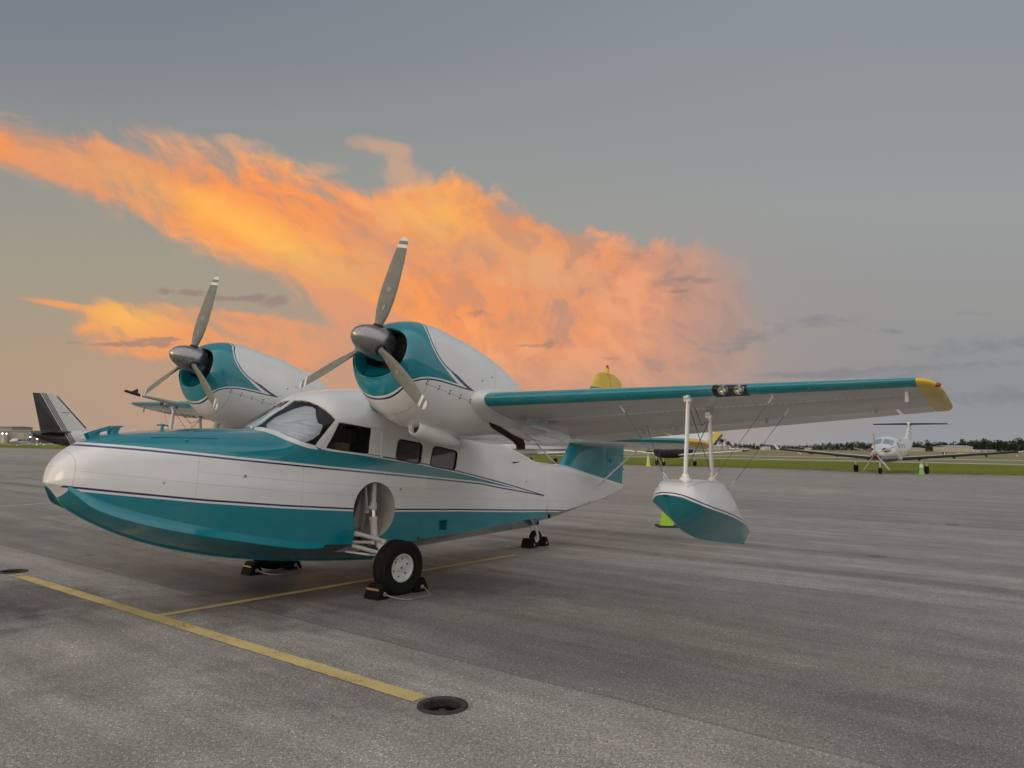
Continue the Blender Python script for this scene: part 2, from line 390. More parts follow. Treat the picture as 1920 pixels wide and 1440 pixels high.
# wing: teal leading edge, skin greyed so rivet glints painted as pale rows show
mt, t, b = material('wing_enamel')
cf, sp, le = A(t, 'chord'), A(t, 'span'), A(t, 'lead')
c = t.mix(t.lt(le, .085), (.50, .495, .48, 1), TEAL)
row = t.mul(line(t.sub(cf, .30), .016), t.gt(t.m('FRACT', t.mul(sp, 18.)), .35))
row2 = t.mul(t.mx(line(t.sub(cf, .385), .007), line(t.sub(cf, .60), .006)), t.gt(t.m('FRACT', t.mul(sp, 20.)), .6))
row3 = t.mul(line(t.sub(t.m('FRACT', t.mul(sp, 2.6)), .5), .012), t.gt(t.m('FRACT', t.mul(cf, 60.)), .6))
c = t.mix(t.mul(t.mx(row3, row2), .28), c, (.9, .9, .88, 1))
c = t.mix(row, c, (.95, .95, .93, 1))
paint_skin(t, b, t.mix(t.mul(line(t.sub(le, .093), .004), .3), c, (.1, .1, .1, 1)), .25, t.mul(t.mx(row, t.mx(row2, row3)), .05), .16, .35); wing_mat = mt
mt, t, b = material('float_enamel')
sl = A(t, 'boot')
c = t.mix(t.lt(sl, -.026), WHITE, TEAL)
c = t.mix(t.mul(t.lt(sl, -.0), t.gt(sl, -.012)), c, NAVY)
paint_skin(t, b, c, .25); float_mat = mt
# propeller blades with white tip bands
mt, t, b = material('blade_grey')
rr = A(t, 'radius')
bands = t.mx(t.gt(rr, .962), t.mul(t.gt(rr, .895), t.lt(rr, .928)))
oc = t.node('ShaderNodeTexCoord').outputs['Object']
nn = t.noise(oc, 14., 6., .65)
t.put(b.inputs['Base Color'], t.mix(bands, t.mix(t.mr(nn, .3, .7), (.155, .158, .125, 1), (.205, .205, .165, 1)), (.70, .70, .66, 1)))
t.put(b.inputs['Roughness'], t.mr(nn, .3, .7, .38, .55)); blade_mat = mt
gunmetal = simple('polished_spinner', (.36, .345, .33), .27, .92, 0., .08, 3.)
rubber = simple('tyre_rubber', (.010, .0098, .0095), .85, 0, 0, .3, 9., .3, 50., .22)
blackrub = simple('chock_rubber', (.008, .008, .008), .9, 0, 0, .35, 14., .4, 60., .15)
black = simple('engine_black', (.008, .008, .009), .6, .2, 0, .4, 12.)
chrome = simple('oleo_chrome', (.62, .62, .60), .18, 1.)
gear_white = simple('gear_white', (.56, .55, .52), .42, 0, .1, .15, 8.)
bay = simple('wheel_bay_grey', (.46, .44, .41), .55, 0, 0, .15, 4.)
rust = simple('exhaust_rust', (.055, .028, .020), .62, .5, 0, .35, 22., .3, 80.)
dark_red = simple('pitot_red', (.030, .008, .010), .5)
redtag = simple('red_flag', (.28, .015, .012), .7)
cable = simple('steel_cable', (.075, .072, .07), .5, .3)
curtain = simple('black_curtain', (.007, .007, .008), .8, 0, 0, .5, 5., .6, 14.)
green_view = simple('olive_view', (.20, .19, .085), .8)
glass, t, b = material('window_glass')
b.inputs['Base Color'].default_value = (.62, .66, .66, 1); b.inputs['Roughness'].default_value = .03
b.inputs['Transmission Weight'].default_value = 1.; b.inputs['IOR'].default_value = 1.12; b.inputs['Specular IOR Level'].default_value = .9
smoke, t, b = material('brown_tinted_glass')
b.inputs['Base Color'].default_value = (.028, .020, .017, 1); b.inputs['Roughness'].default_value = .08; b.inputs['Coat Weight'].default_value = .6
lensm, t, b = material('lamp_lens')
b.inputs['Base Color'].default_value = (.9, .92, .92, 1); b.inputs['Roughness'].default_value = .02; b.inputs['Transmission Weight'].default_value = 1.; b.inputs['IOR'].default_value = 1.2
mirror = simple('lamp_reflector', (.86, .86, .82), .14, 1.)
redlens = simple('red_lens', (.25, .012, .008), .15, 0, .5)
# silver sunshade behind the windscreen: crinkled foil cloth
shade, t, b = material('silver_sunshade')
oc = t.node('ShaderNodeTexCoord').outputs['Object']
wv = t.noise(t.vm('MULTIPLY', oc, (2.5, 2.5, 13.)), 1.6, 4., .55, .8)
b.inputs['Base Color'].default_value = (.80, .82, .84, 1); b.inputs['Metallic'].default_value = .10; b.inputs['Roughness'].default_value = .40
bn = t.node('ShaderNodeBump'); bn.inputs['Strength'].default_value = 1.; bn.inputs['Distance'].default_value = .05; t.put(bn.inputs['Height'], wv); t.put(b.inputs['Normal'], bn.outputs[0])

# ------------------------------------------------------------------ ground
E_ = Vector((-.7837, .6211, 0)); N_ = Vector((.6211, .7837, 0))      # along / across the paving lanes
def en(e, n, z=0.): return E_*e + N_*n + Vector((0, 0, z))
def e_of(p): return E_.dot(p)
def n_of(p): return N_.dot(p)
EDGE = sum(n_of(ground(x, y)) for x, y in ((1380, 875.5), (1560, 881), (1760, 887.5), (1000, 868)))/4
def pixmat_asphalt():
    mt, t, b = material('asphalt')
    co = t.node('ShaderNodeTexCoord').outputs['Object']
    e = t.dot(co, tuple(E_)); n = t.dot(co, tuple(N_))
    P = t.xyz(e, n, 0)
    lane = t.m('FLOOR', t.mul(t.add(n, .4), 1/4.6))
    wn = t.node('ShaderNodeTexWhiteNoise', noise_dimensions='1D'); t.put(wn.inputs['W'], lane)
    tone = t.mr(wn.outputs[0], 0, 1, .90, 1.10)
    wob = t.mul(t.sub(t.noise(P, 1.3, 3.), .5), .07)
    nw = t.add(n, wob)
    near = t.ss(nw, 4.225, 4.175)                                     # older, paler lane
    dark1 = t.ss(t.m('ABSOLUTE', t.sub(nw, 4.9)), 1.5, .0)           # newer mat, darker beside the joint
    st1 = t.noise(t.vm('MULTIPLY', P, (.18, 2.2, 1)), 1., 5., .55)    # roller and tyre streaks along the lanes
    st2 = t.noise(t.vm('MULTIPLY', P, (.6, 7., 1)), 1., 4., .6)
    blot = t.noise(P, .75, 5., .55, .4)
    blot2 = t.noise(t.vm('ADD', P, (31, 7, 0)), 2.6, 4., .6)
    band = t.mul(t.ss(t.m('ABSOLUTE', t.sub(t.add(n, t.mul(t.sub(blot, .5), .5)), 10.15)), .42, .02), t.mr(blot2, .3, .7, .4, 1.))
    band2 = t.mul(t.ss(t.m('ABSOLUTE', t.sub(t.add(n, t.mul(t.sub(blot, .5), .6)), 12.0)), .5, .05), .5)
    v = t.mul(tone, t.mr(st1, .3, .7, .80, 1.17), t.mr(st2, .3, .7, .88, 1.10), t.mr(blot, .28, .72, .84, 1.13), t.mr(blot2, .3, .7, .92, 1.08))
    v = t.mul(v, t.m('MULTIPLY_ADD', near, .16, 1.0), t.m('MULTIPLY_ADD', dark1, -.22, 1.), t.m('MULTIPLY_ADD', band, -.50, 1.), t.m('MULTIPLY_ADD', band2, -.5, 1.))
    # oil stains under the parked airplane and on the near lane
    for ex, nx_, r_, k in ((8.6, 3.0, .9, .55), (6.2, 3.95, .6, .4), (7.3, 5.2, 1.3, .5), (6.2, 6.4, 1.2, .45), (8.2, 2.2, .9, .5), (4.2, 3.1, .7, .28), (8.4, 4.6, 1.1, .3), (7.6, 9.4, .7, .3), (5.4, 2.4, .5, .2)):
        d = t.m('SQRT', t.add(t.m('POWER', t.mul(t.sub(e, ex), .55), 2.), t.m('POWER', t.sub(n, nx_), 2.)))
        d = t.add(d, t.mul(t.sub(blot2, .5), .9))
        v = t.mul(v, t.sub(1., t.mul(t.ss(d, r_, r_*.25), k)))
    # joints between lanes, thin cracks
    jd = t.mn(t.m('ABSOLUTE', t.sub(nw, 4.2)), t.mn(t.m('ABSOLUTE', t.sub(nw, 8.82)), t.m('ABSOLUTE', t.sub(nw, 13.4))))
    joint = t.ss(jd, .022, .004)
    ck = t.m('ABSOLUTE', t.sub(t.noise(t.vm('ADD', P, t.vm('MULTIPLY', t.noisec(P, 3., 3.), (.5, .5, 0))), .33, 1.5, .4), .5))
    crack = t.mul(t.ss(ck, .0035, .0006), t.ss(blot, .56, .66), .35)
    v = t.mul(v, t.sub(1., t.mul(joint, .28)), t.sub(1., crack))
    # exposed aggregate: pale and dark stones
    va = t.voro(co, 118., 'F1', 1.); vc = t.sep(va[1])
    stone = t.ss(va[0], .52, .20)
    bright = t.mul(stone, t.ss(vc[0], .66, .98))
    darkst = t.mul(stone, t.ss(vc[1], .40, .05))
    vb = t.voro(t.vm('ADD', co, (5, 3, 0)), 68., 'F1', 1.); vbc = t.sep(vb[1])
    big = t.mul(t.ss(vb[0], .34, .16), t.gt(vbc[0], .90))
    v = t.mul(v, t.add(.78, t.mul(bright, 1.8), t.mul(darkst, -.55), t.mul(big, 1.4)), t.mr(t.noise(co, 190., 2., .6), .3, .7, .70, 1.30), t.mr(t.noise(co, 46., 3., .75), .3, .7, .58, 1.42))
    c = t.mix(1., t.mix(t.mr(blot, .3, .7), (.352, .322, .284, 1), (.368, .336, .294, 1)), t.xyz(v, v, v), 'MULTIPLY')
    t.put(b.inputs['Base Color'], c)
    t.put(b.inputs['Roughness'], t.mr(blot, .3, .7, .58, .80)); b.inputs['Specular IOR Level'].default_value = .45
    bn = t.node('ShaderNodeBump'); bn.inputs['Strength'].default_value = .75; bn.inputs['Distance'].default_value = .006
    t.put(bn.inputs['Height'], t.sub(t.sub(t.mul(stone, .9), t.mul(joint, 1.3)), t.mul(crack, 1.)))
    t.put(b.inputs['Normal'], bn.outputs[0])
    return mt
asphalt = pixmat_asphalt()
POTS = [(ground(830, 1324), .118), (ground(24, 1072), .122)]
def apron():
    pts = []; edges = []
    A0 = [en(-2500, -900), en(2500, -900), en(2500, EDGE), en(-2500, EDGE)]
    pts += [p.to_2d() for p in A0]; edges += [(0, 1), (1, 2), (2, 3), (3, 0)]
    for c, r in POTS:
        b0 = len(pts); k = 40
        pts += [Vector((c.x+math.cos(i*2*math.pi/k)*r, c.y+math.sin(i*2*math.pi/k)*r)) for i in range(k)]
        edges += [(b0+i, b0+(i+1) % k) for i in range(k)]
    for g in range(-2, 14):                                             # a few inner points keep triangles fair near the camera
        for h in range(0, 12): 
            p = en(g*1.7, h*1.7+.3).to_2d()
            if all((p-c.to_2d()).length > r+.1 for c, r in POTS): pts.append(p)
    vs, _, fs, *_r = delaunay_2d_cdt(pts, edges, [], 0, 1e-5)
    keep = []
    for f in fs:
        c = sum((vs[i] for i in f), Vector((0, 0)))/len(f)
        if any((c-q.to_2d()).length < r*.99 for q, r in POTS): continue
        keep.append(list(f))
    mb = MB(); mb.add([(v.x, v.y, 0) for v in vs], keep)
    o = mb.build('apron', asphalt, smooth=False, fix=False)
    return tag(o, kind='structure')
ap = apron()
# grass beyond
gm, t, b = material('grass')
co = t.node('ShaderNodeTexCoord').outputs['Object']
e = t.dot(co, tuple(E_)); n = t.dot(co, tuple(N_)); P = t.xyz(e, n, 0)
far = t.ss(n, EDGE+28, EDGE+75)
mow = t.noise(t.vm('MULTIPLY', P, (.02, .45, 1)), 1., 4., .6)
tuft = t.noise(co, 3.5, 6., .7); pat = t.noise(P, .08, 4., .55)
c = t.mix(t.mr(t.add(t.mul(mow, .6), t.mul(pat, .4)), .35, .65), (.115, .150, .016, 1), (.215, .245, .030, 1))
c = t.mix(t.mul(t.ss(pat, .5, .7), .45), c, (.23, .205, .045, 1))
c = t.mix(far, c, t.mix(t.mr(pat, .35, .65), (.235, .215, .095, 1), (.30, .27, .15, 1)))
c = t.mix(1., c, t.mix(t.mr(tuft, .3, .7), (.62, .62, .62, 1), (1.3, 1.3, 1.3, 1)), 'MULTIPLY')
t.put(b.inputs['Base Color'], c); b.inputs['Roughness'].default_value = .95; b.inputs['Specular IOR Level'].default_value = .1
bn = t.node('ShaderNodeBump'); bn.inputs['Strength'].default_value = .9; bn.inputs['Distance'].default_value = .08; t.put(bn.inputs['Height'], t.noise(co, 9., 5., .7)); t.put(b.inputs['Normal'], bn.outputs[0])
mb = MB(); mb.add([en(-3500, EDGE-.02, -.025), en(3500, EDGE-.02, -.025), en(3500, 6000, -.025), en(-3500, 6000, -.025)], [(3, 2, 1, 0)])
tag(mb.build('grass_field', gm, smooth=False, fix=False), kind='structure')
# ragged turf verge along the edge of the apron
mb = MB(); rv = random.Random(3)
for i in range(5200):
    e0 = rv.uniform(-75, 190); q = en(e0, EDGE+rv.uniform(-.16, .25), -.025)
    h = rv.uniform(.04, .12); a = rv.uniform(0, 6.3); wv_ = rv.uniform(.03, .09); dx_ = Vector((math.cos(a), math.sin(a), 0))*wv_
    mb.add([q-dx_, q+dx_, q+Vector((rv.uniform(-.03, .03), rv.uniform(-.03, .03), h))], [(0, 1, 2)])
tag(mb.build('verge_grass', gm, smooth=False, fix=False), 'ragged tufts of turf along the edge of the asphalt apron', 'grass', kind='stuff')
# pale taxiway strips out on the field
conc = simple('pale_concrete', (.40, .385, .32), .9, 0, 0, .12, .2)
for k, (n0, n1, e0, e1) in enumerate(((EDGE+44, EDGE+51, -60, 1400), (EDGE+84, EDGE+94, -40, 1600))):
    mb = MB(); mb.add([en(e0, n0, -.02), en(e1, n0, -.02), en(e1, n1, -.02), en(e0, n1, -.02)], [(3, 2, 1, 0)])
    tag(mb.build('taxiway', conc, smooth=False, fix=False), kind='structure')
# painted lines
def paint_mat(name, c, wear, rough=.8):
    mt, t, b = material(name)
    co = t.node('ShaderNodeTexCoord').outputs['Object']
    wn = t.noise(co, 55., 5., .7); wb = t.noise(co, 2.2, 3., .5)
    va = t.voro(co, 165., 'F1', 1.)
    cracks = t.noise(t.vm('MULTIPLY', t.xyz(t.dot(co, tuple(E_)), t.dot(co, tuple(N_)), 0), (9., 40., 1)), 1., 4., .65)
    k = t.mx(t.ss(t.add(wn, t.mul(t.sub(wb, .5), .5)), .60, .70), t.mul(t.ss(cracks, .62, .70), .8))
    v = t.mr(t.noise(co, 200., 2., .6), .3, .7, .78, 1.16)
    col_ = t.mix(t.mr(wb, .3, .7), c, tuple(x*.82 for x in c[:3])+(1,))
    col_ = t.mix(1., col_, t.xyz(v, v, v), 'MULTIPLY')
    t.put(b.inputs['Base Color'], t.mix(t.mul(k, wear), col_, (.13, .115, .10, 1)))
    b.inputs['Roughness'].default_value = rough; b.inputs['Specular IOR Level'].default_value = .3
    bn = t.node('ShaderNodeBump'); bn.inputs['Strength'].default_value = .6; bn.inputs['Distance'].default_value = .004
    t.put(bn.inputs['Height'], t.sub(t.ss(va[0], .5, .2), k)); t.put(b.inputs['Normal'], bn.outputs[0])
    return mt
ypaint = paint_mat('yellow_line_paint', (.68, .52, .22, 1), 1.)
wpaint = paint_mat('white_line_paint', (.62, .61, .58, 1), .4)
def strip(name, a, b_, wd, mat, z=.004, seg=40, ragged=.004, seed=1):
    a, b_ = Vector(a), Vector(b_); d = (b_-a).normalized(); s_ = Vector((-d.y, d.x, 0)); L = (b_-a).length
    rr = random.Random(seed); lo, hi = [], []
    for i in range(seg+1):
        p = a+d*(L*i/seg)
        lo.append((p-s_*(wd/2+rr.uniform(-ragged, ragged)))+Vector((0, 0, z))); hi.append((p+s_*(wd/2+rr.uniform(-ragged, ragged)))+Vector((0, 0, z)))
    mb = MB(); mb.add(lo+hi, [(i, i+1, seg+2+i, seg+1+i) for i in range(seg)])
    o = mb.build(name, mat, smooth=False, fix=False); tag(o, kind='structure'); return o
strip('parking_line', en(10.12, 3.41), en(3.40, 3.41), .136, ypaint, seg=160)
strip('lead_in_line', en(6.80, 3.472), en(6.74, 8.62), .098, ypaint, z=.0042, seg=120, seed=2)
strip('taxi_line', ground(-60, 955)+Vector((0, 0, 0)), ground(118, 941), .09, wpaint, seg=20, seed=3)
strip('taxi_line', ground(30, 891), ground(130, 884), .11, wpaint, seg=12, seed=4)
strip('taxi_line', ground(15, 867), ground(28, 866.5), .25, wpaint, seg=6, seed=5)
# tie-down pots let into the asphalt
iron = simple('cast_iron', (.055, .050, .045), .75, .4, 0, .35, 25., .5, 70.)
for k, (c, r) in enumerate(POTS):
    o = empty('tie_down_pot', ['iron tie-down pot at the end of the yellow line away from the bow', 'iron tie-down pot at the end of the yellow line below the bow'][k], 'tie-down', 'tie-down pots in the apron', Matrix.Translation(c))
    mb = MB(); mb.lathe([(r*1.32, -.004), (r*1.30, .010), (r*1.06, .012), (r*.99, .004), (r*.985, -.05)], n=40); mb.build('rim', iron, o)
    mb = MB(); mb.lathe([(r*.985, -.04), (r*.97, -.24), (r*.6, -.28), (.001, -.285)], n=40); mb.build('bowl', black, o)  # bowl coloured black to stand for the shade down the hole
    mb = MB(); mb.tube([(-r*.9, 0, -.045), (0, 0, -.036), (r*.9, 0, -.045)], .014, 8); mb.build('cross_bar', iron, o)
    mb = MB(); mb.lathe([(.03, -.06), (.034, -.04), (.022, -.02), (.001, -.014)], n=14); mb.build('knob', iron, o)
cover_m = simple('dusty_cover', (.15, .14, .125), .85, .1, 0, .3, 20.)
for k, (px, py) in enumerate(((1645, 1044), (1787, 984))):
    c = ground(px, py)
    mb = MB(); mb.lathe([(.125, .0), (.122, .008), (.105, .008), (.10, .003), (.001, .003)], n=28)
    o = mb.build('tie_down_cover', cover_m); o.location = c
    tag(o, ['round iron cover in the open asphalt, nearer the wing float', 'round iron cover in the open asphalt, nearer the white turboprop'][k], 'cover', 'iron covers in the open apron')
# ------------------------------------------------------------------ the flying boat: frames
def rot3(ax, a): return Matrix.Rotation(a, 3, ax)
YAW, ROLLB, P_HULL, P_THR = .6563, .0118, .089, .218
def frame(p): return rot3('Z', math.pi/2-YAW) @ rot3('X', ROLLB) @ rot3('Y', p) @ Matrix.Diagonal((-1, -1, 1))
MH, MT = frame(P_HULL), frame(P_THR)
ORG = Vector((-2.0792, 8.6833, 0))
Q = MH.transposed() @ MT                       # thrust-line frame -> hull frame (x forward, y to port, z up)
root = empty('flying_boat', 'white and teal twin-engine amphibious flying boat parked on the asphalt', 'airplane', None, Matrix.Translation(ORG) @ MH.to_4x4())
EYE = MH.transposed() @ (Vector((0, 0, CAMH))-ORG); EYET = MT.transposed() @ (Vector((0, 0, CAMH))-ORG)
def hdir(px, py): return (MH.transposed() @ ray(px, py)).normalized()
def tdir(px, py): return (MT.transposed() @ ray(px, py)).normalized()
def ony(px, py, y, thr=False):                 # pixel -> point on the plane y = const of the airplane
    o, d = (EYET, tdir(px, py)) if thr else (EYE, hdir(px, py))
    return o+d*((y-o.y)/d.y)
MIR = Matrix.Diagonal((1, -1, 1)).to_3x3()

# ------------------------------------------------------------------ hull
ST1, ST2 = -.66, -3.83
ZK = [[(ST1, .247), (-.17, .248), (.57, .262), (1.01, .285), (1.42, .323), (1.8, .38), (2.16, .457), (2.49, .56), (2.81, .70), (2.94, .785), (2.98, .84), (3.03, .895), (3.07, .935), (3.085, .95)],
      [(ST2, .655), (-3.14, .585), (-2.2, .475), (-1.45, .389), (ST1, .312)],
      [(-6.66, 1.382), (-5.9, 1.147), (-4.98, .938), (-4.19, .77), (ST2, .715)]]
ZC = [[(ST1, .53), (.28, .497), (.89, .493), (1.28, .525), (1.65, .573), (1.98, .625), (2.28, .677), (2.565, .742), (2.83, .835), (2.94, .895), (2.98, .925), (3.03, .945), (3.07, .95), (3.085, .953)],
      [(ST2, .845), (-3.1, .80), (-2.2, .72), (-1.39, .622), (ST1, .552)],
      [(-6.66, 1.40), (-5.9, 1.2), (-4.98, 1.03), (-4.19, .91), (ST2, .875)]]
YC = [(-6.66, .025), (-5.9, .085), (-4.98, .16), (-4.2, .25), (-3.83, .31), (-3.1, .46), (-2.2, .62), (-1.4, .69), (-.66, .705), (.28, .705), (.89, .695), (1.28, .665), (1.65, .62), (1.98, .57), (2.28, .505), (2.565, .425), (2.83, .325), (2.94, .262), (2.98, .228), (3.03, .17), (3.07, .09), (3.085, .03)]
YS = [(-6.66, .03), (-5.08, .17), (-4.5, .22), (-3.63, .33), (-2.9, .46), (-2.2, .58), (-1.4, .64), (-.4, .655), (.5, .66), (.9, .675), (1.28, .67), (1.65, .645), (1.98, .605), (2.28, .54), (2.565, .455), (2.83, .35), (2.94, .28), (2.98, .24), (3.03, .18), (3.07, .095), (3.085, .03)]
ZS = [(-6.66, 1.46), (-5.08, 1.53), (-3.63, 1.60), (-2.2, 1.78), (-1.4, 1.72), (-.4, 1.66), (.5, 1.53), (.9, 1.40), (1.28, 1.30), (1.65, 1.25), (1.98, 1.22), (2.28, 1.2), (2.565, 1.17), (2.83, 1.12), (2.94, 1.09), (2.98, 1.07), (3.03, 1.03), (3.07, .99), (3.085, .957)]
ZT = [(-6.66, 1.475), (-6.1, 1.53), (-5.2, 1.62), (-4.55, 1.68), (-4.2, 1.665), (-3.6, 1.665), (-3, 1.74), (-2.2, 1.87), (-1.8, 2.0), (-1.5, 2.12), (-.9, 2.26), (-.39, 2.282), (-.05, 2.234), (.28, 2.177), (.56, 2.105), (.66, 2.045), (.76, 1.965), (.85, 1.895), (1.0, 1.785), (1.19, 1.640), (1.3, 1.612), (1.4, 1.597), (1.79, 1.556), (2.14, 1.505), (2.37, 1.464), (2.49, 1.441), (2.62, 1.415), (2.72, 1.388), (2.82, 1.338), (2.92, 1.268), (3.012, 1.175), (3.054, 1.105), (3.075, 1.03), (3.085, .965)]
NX = [(-6.66, 2.2), (-3, 2.6), (-1, 2.7), (.5, 2.5), (1.2, 2.25), (3.1, 2.1)]
def hull_ring(x, reg):
    zk = smooth_interp(ZK[reg], x); zc = smooth_interp(ZC[reg], x); yc = smooth_interp(YC, x)
    ys = smooth_interp(YS, x); zs = smooth_interp(ZS, x); zt = smooth_interp(ZT, x); n = interp(NX, x)
    zs = max(zs, zc+.004); zt = max(zt, zs+.004); zk = min(zk, zc-.002)
    half = []
    for i in range(6):
        u = i/6; half.append((yc*u, zk+(zc-zk)*u-.016*math.sin(math.pi*u)*min(1, yc/.5)*(1 if reg == 0 else .4)))
    for i in range(14):
        u = i/14; half.append((yc+(ys-yc)*u+.030*math.sin(math.pi*u)*min(1, yc/.6), zc+(zs-zc)*u))
    for i in range(15):
        a = math.pi/2*i/14; half.append((ys*max(0, math.cos(a))**(2/n), zs+(zt-zs)*math.sin(a)**(2/n)))
    half[-1] = (0, zt)
    return [Vector((x, y, z)) for y, z in half]+[Vector((x, -y, z)) for y, z in half[-2:0:-1]]
xs = []
def span_(a, b, n): return [a+(b-a)*i/n for i in range(n+1)]
rings = []
for x in span_(-6.66, ST2, 34): rings.append(hull_ring(x, 2))
for x in span_(ST2, ST1, 44): rings.append(hull_ring(x+(.002 if x == ST2 else 0), 1))
for x in span_(ST1, 2.9, 60)+[2.93, 2.955, 2.98, 3.005, 3.03, 3.05, 3.065, 3.077, 3.085]: rings.append(hull_ring(x+(.002 if x == ST1 else 0), 0))
hb = MB(); hb.loft(rings, True, True, True)
hull = hb.build('hull', hull_mat, root, True, 30)
hme = hull.data
BVH = BVHTree.FromPolygons([v.co.copy() for v in hme.vertices], [tuple(p.vertices) for p in hme.polygons])
HV = [v.co.copy() for v in hme.vertices]
VN = [Vector(n.vector) for n in hme.vertex_normals]
POLYS = [tuple(p.vertices) for p in hme.polygons]
def hit(px, py):                               # pixel -> point and normal on the hull skin
    p, n, i, d = BVH.ray_cast(EYE, hdir(px, py))
    if p is None:
        q = ony(px, py, .3); p, n, i, d = BVH.find_nearest(q)
    return (p, n)
def pane_points(poly, step, off, fn=hit):
    """triangulated patch of skin under an outline given in picture coordinates"""
    pts = [Vector(p) for p in poly]; n = len(pts); ed = [(i, (i+1) % n) for i in range(n)]
    x0, x1 = min(p.x for p in pts), max(p.x for p in pts); y0, y1 = min(p.y for p in pts), max(p.y for p in pts)
    def inside(q):
        c = False
        for i in range(n):
            a, b = pts[i], pts[i-1]
            if (a.y > q.y) != (b.y > q.y) and q.x < (b.x-a.x)*(q.y-a.y)/(b.y-a.y)+a.x: c = not c
        return c
    def edge_d(q):
        best = 9e9
        for i in range(n):
            a, b = pts[i], pts[i-1]; ab = b-a; u = max(0, min(1, (q-a).dot(ab)/max(ab.length_squared, 1e-9))); best = min(best, (a+ab*u-q).length)
        return best
    yy = y0+step/2
    inner = []
    while yy < y1:
        xx = x0+step/2
        while xx < x1:
            q = Vector((xx, yy))
            if inside(q) and edge_d(q) > step*.4: inner.append(q)
            xx += step
        yy += step
    vs, _, fs, *_r = delaunay_2d_cdt(pts+inner, ed, [], 1, 1e-5)
    out3 = []
    for q in vs:
        p, nn = fn(q.x, q.y)
        if p is None: p, nn = Vector((0, 0, 0)), Vector((0, 0, 1))
        out3.append(p+nn*off)
    return out3, [list(f) for f in fs]
def rounded(poly, r, k=4):
    out_ = []
    n = len(poly)
    for i in range(n):
        p = Vector(poly[i]); a = Vector(poly[i-1]); b = Vector(poly[(i+1) % n])
        da = (a-p).normalized()*r; db = (b-p).normalized()*r
        for j in range(k+1):
            u = j/k; out_.append(tuple((p+da)*(1-u)**2+p*2*u*(1-u)+(p+db)*u*u))
    return out_
def dens_poly(poly, m=5):
    out_ = []
    for i in range(len(poly)):
        a, b = Vector(poly[i]), Vector(poly[(i+1) % len(poly)])
        for j in range(m): out_.append(tuple(a+(b-a)*j/m))
    return out_
WS = [(481.4, 800.2), (516, 776), (551.7, 751.3), (564, 750.2), (579.8, 752.8), (595.4, 759), (611, 769), (622.5, 779.4), (629.3, 786.7), (610, 811), (591.8, 834.6), (574.6, 830.4), (553.8, 822.6), (522.5, 809.6), (504.8, 803.3)]
SIDEW = rounded([(636, 792), (696, 803), (691, 850.5), (611, 840.5)], 2.5, 3)
CAB1 = rounded([(747, 823), (792.5, 832), (787.6, 870.3), (741.6, 861.2)], 8)
CAB2 = rounded([(812.6, 836), (858.3, 846.4), (852.8, 882.4), (805.9, 873.2)], 8)
def cutter(poly, depth, mat, through=False, axis=None):
    P3 = [hit(*p) for p in poly]
    nn = sum((n for _, n in P3), Vector()).normalized() if axis is None else Vector(axis)
    pts = [p for p, _ in P3]
    mb = MB(); o0 = [p+nn*.12 for p in pts]; o1 = [Vector((p.x, -1., p.z)) for p in pts] if through else [p-nn*depth for p in pts]
    mb.loft([o0, o1], True, True, True)
    return mb, mat
cuts = []
mb, _ = cutter(WS, .42, curtain); cuts.append((mb, curtain, True))
mb, _ = cutter(SIDEW, .4, curtain, True, (0, 1, 0)); cuts.append((mb, curtain, False))
mb, _ = cutter(CAB1, .10, curtain, False, (0, 1, 0)); cuts.append((mb, curtain, True))
mb, _ = cutter(CAB2, .10, curtain, False, (0, 1, 0)); cuts.append((mb, curtain, True))
WX, WZ, WR = .042, .862, .302
mb = MB(); mb.lathe([(WR, .30), (WR, .62), (WR, .9)], (WX, 0, WZ), (0, 1, 0), 48, cap=True); cuts.append((mb, bay, True))
mb = MB(); mb.add([(.30, .42, .36), (-.02, .42, .36), (-.02, .42, .66), (.30, .42, .66), (.30, .9, .36), (-.02, .9, .36), (-.02, .9, .66), (.30, .9, .66)], [(0, 1, 2, 3), (7, 6, 5, 4), (0, 4, 5, 1), (1, 5, 6, 2), (2, 6, 7, 3), (3, 7, 4, 0)]); cuts.append((mb, bay, True))
hp = [ony(x, y, .68) for x, y in ((820.5, 976), (836, 974), (835.5, 992.5), (820.5, 994.5))]
mb = MB(); mb.extrude([(p.x, .61, p.z) for p in hp], (0, .3, 0)); cuts.append((mb, teal, True))
tmp = []
for mb, mt_, mir in cuts:
    for xf in ([None, MIR] if mir else [None]):
        o = mb.build('cut', mt_, root, False, xf=xf); tmp.append(o)
        md = hull.modifiers.new('b', 'BOOLEAN'); md.operation = 'DIFFERENCE'; md.solver = 'EXACT'; md.object = o
        try: md.material_mode = 'TRANSFER'
        except Exception: pass
bpy.context.view_layer.update()
dg = bpy.context.evaluated_depsgraph_get()
nm = bpy.data.meshes.new_from_object(hull.evaluated_get(dg), preserve_all_data_layers=True, depsgraph=dg)
hull.modifiers.clear(); hull.data = nm; nm.name = 'hull'
for o in tmp:
    me = o.data; bpy.data.objects.remove(o); bpy.data.meshes.remove(me)
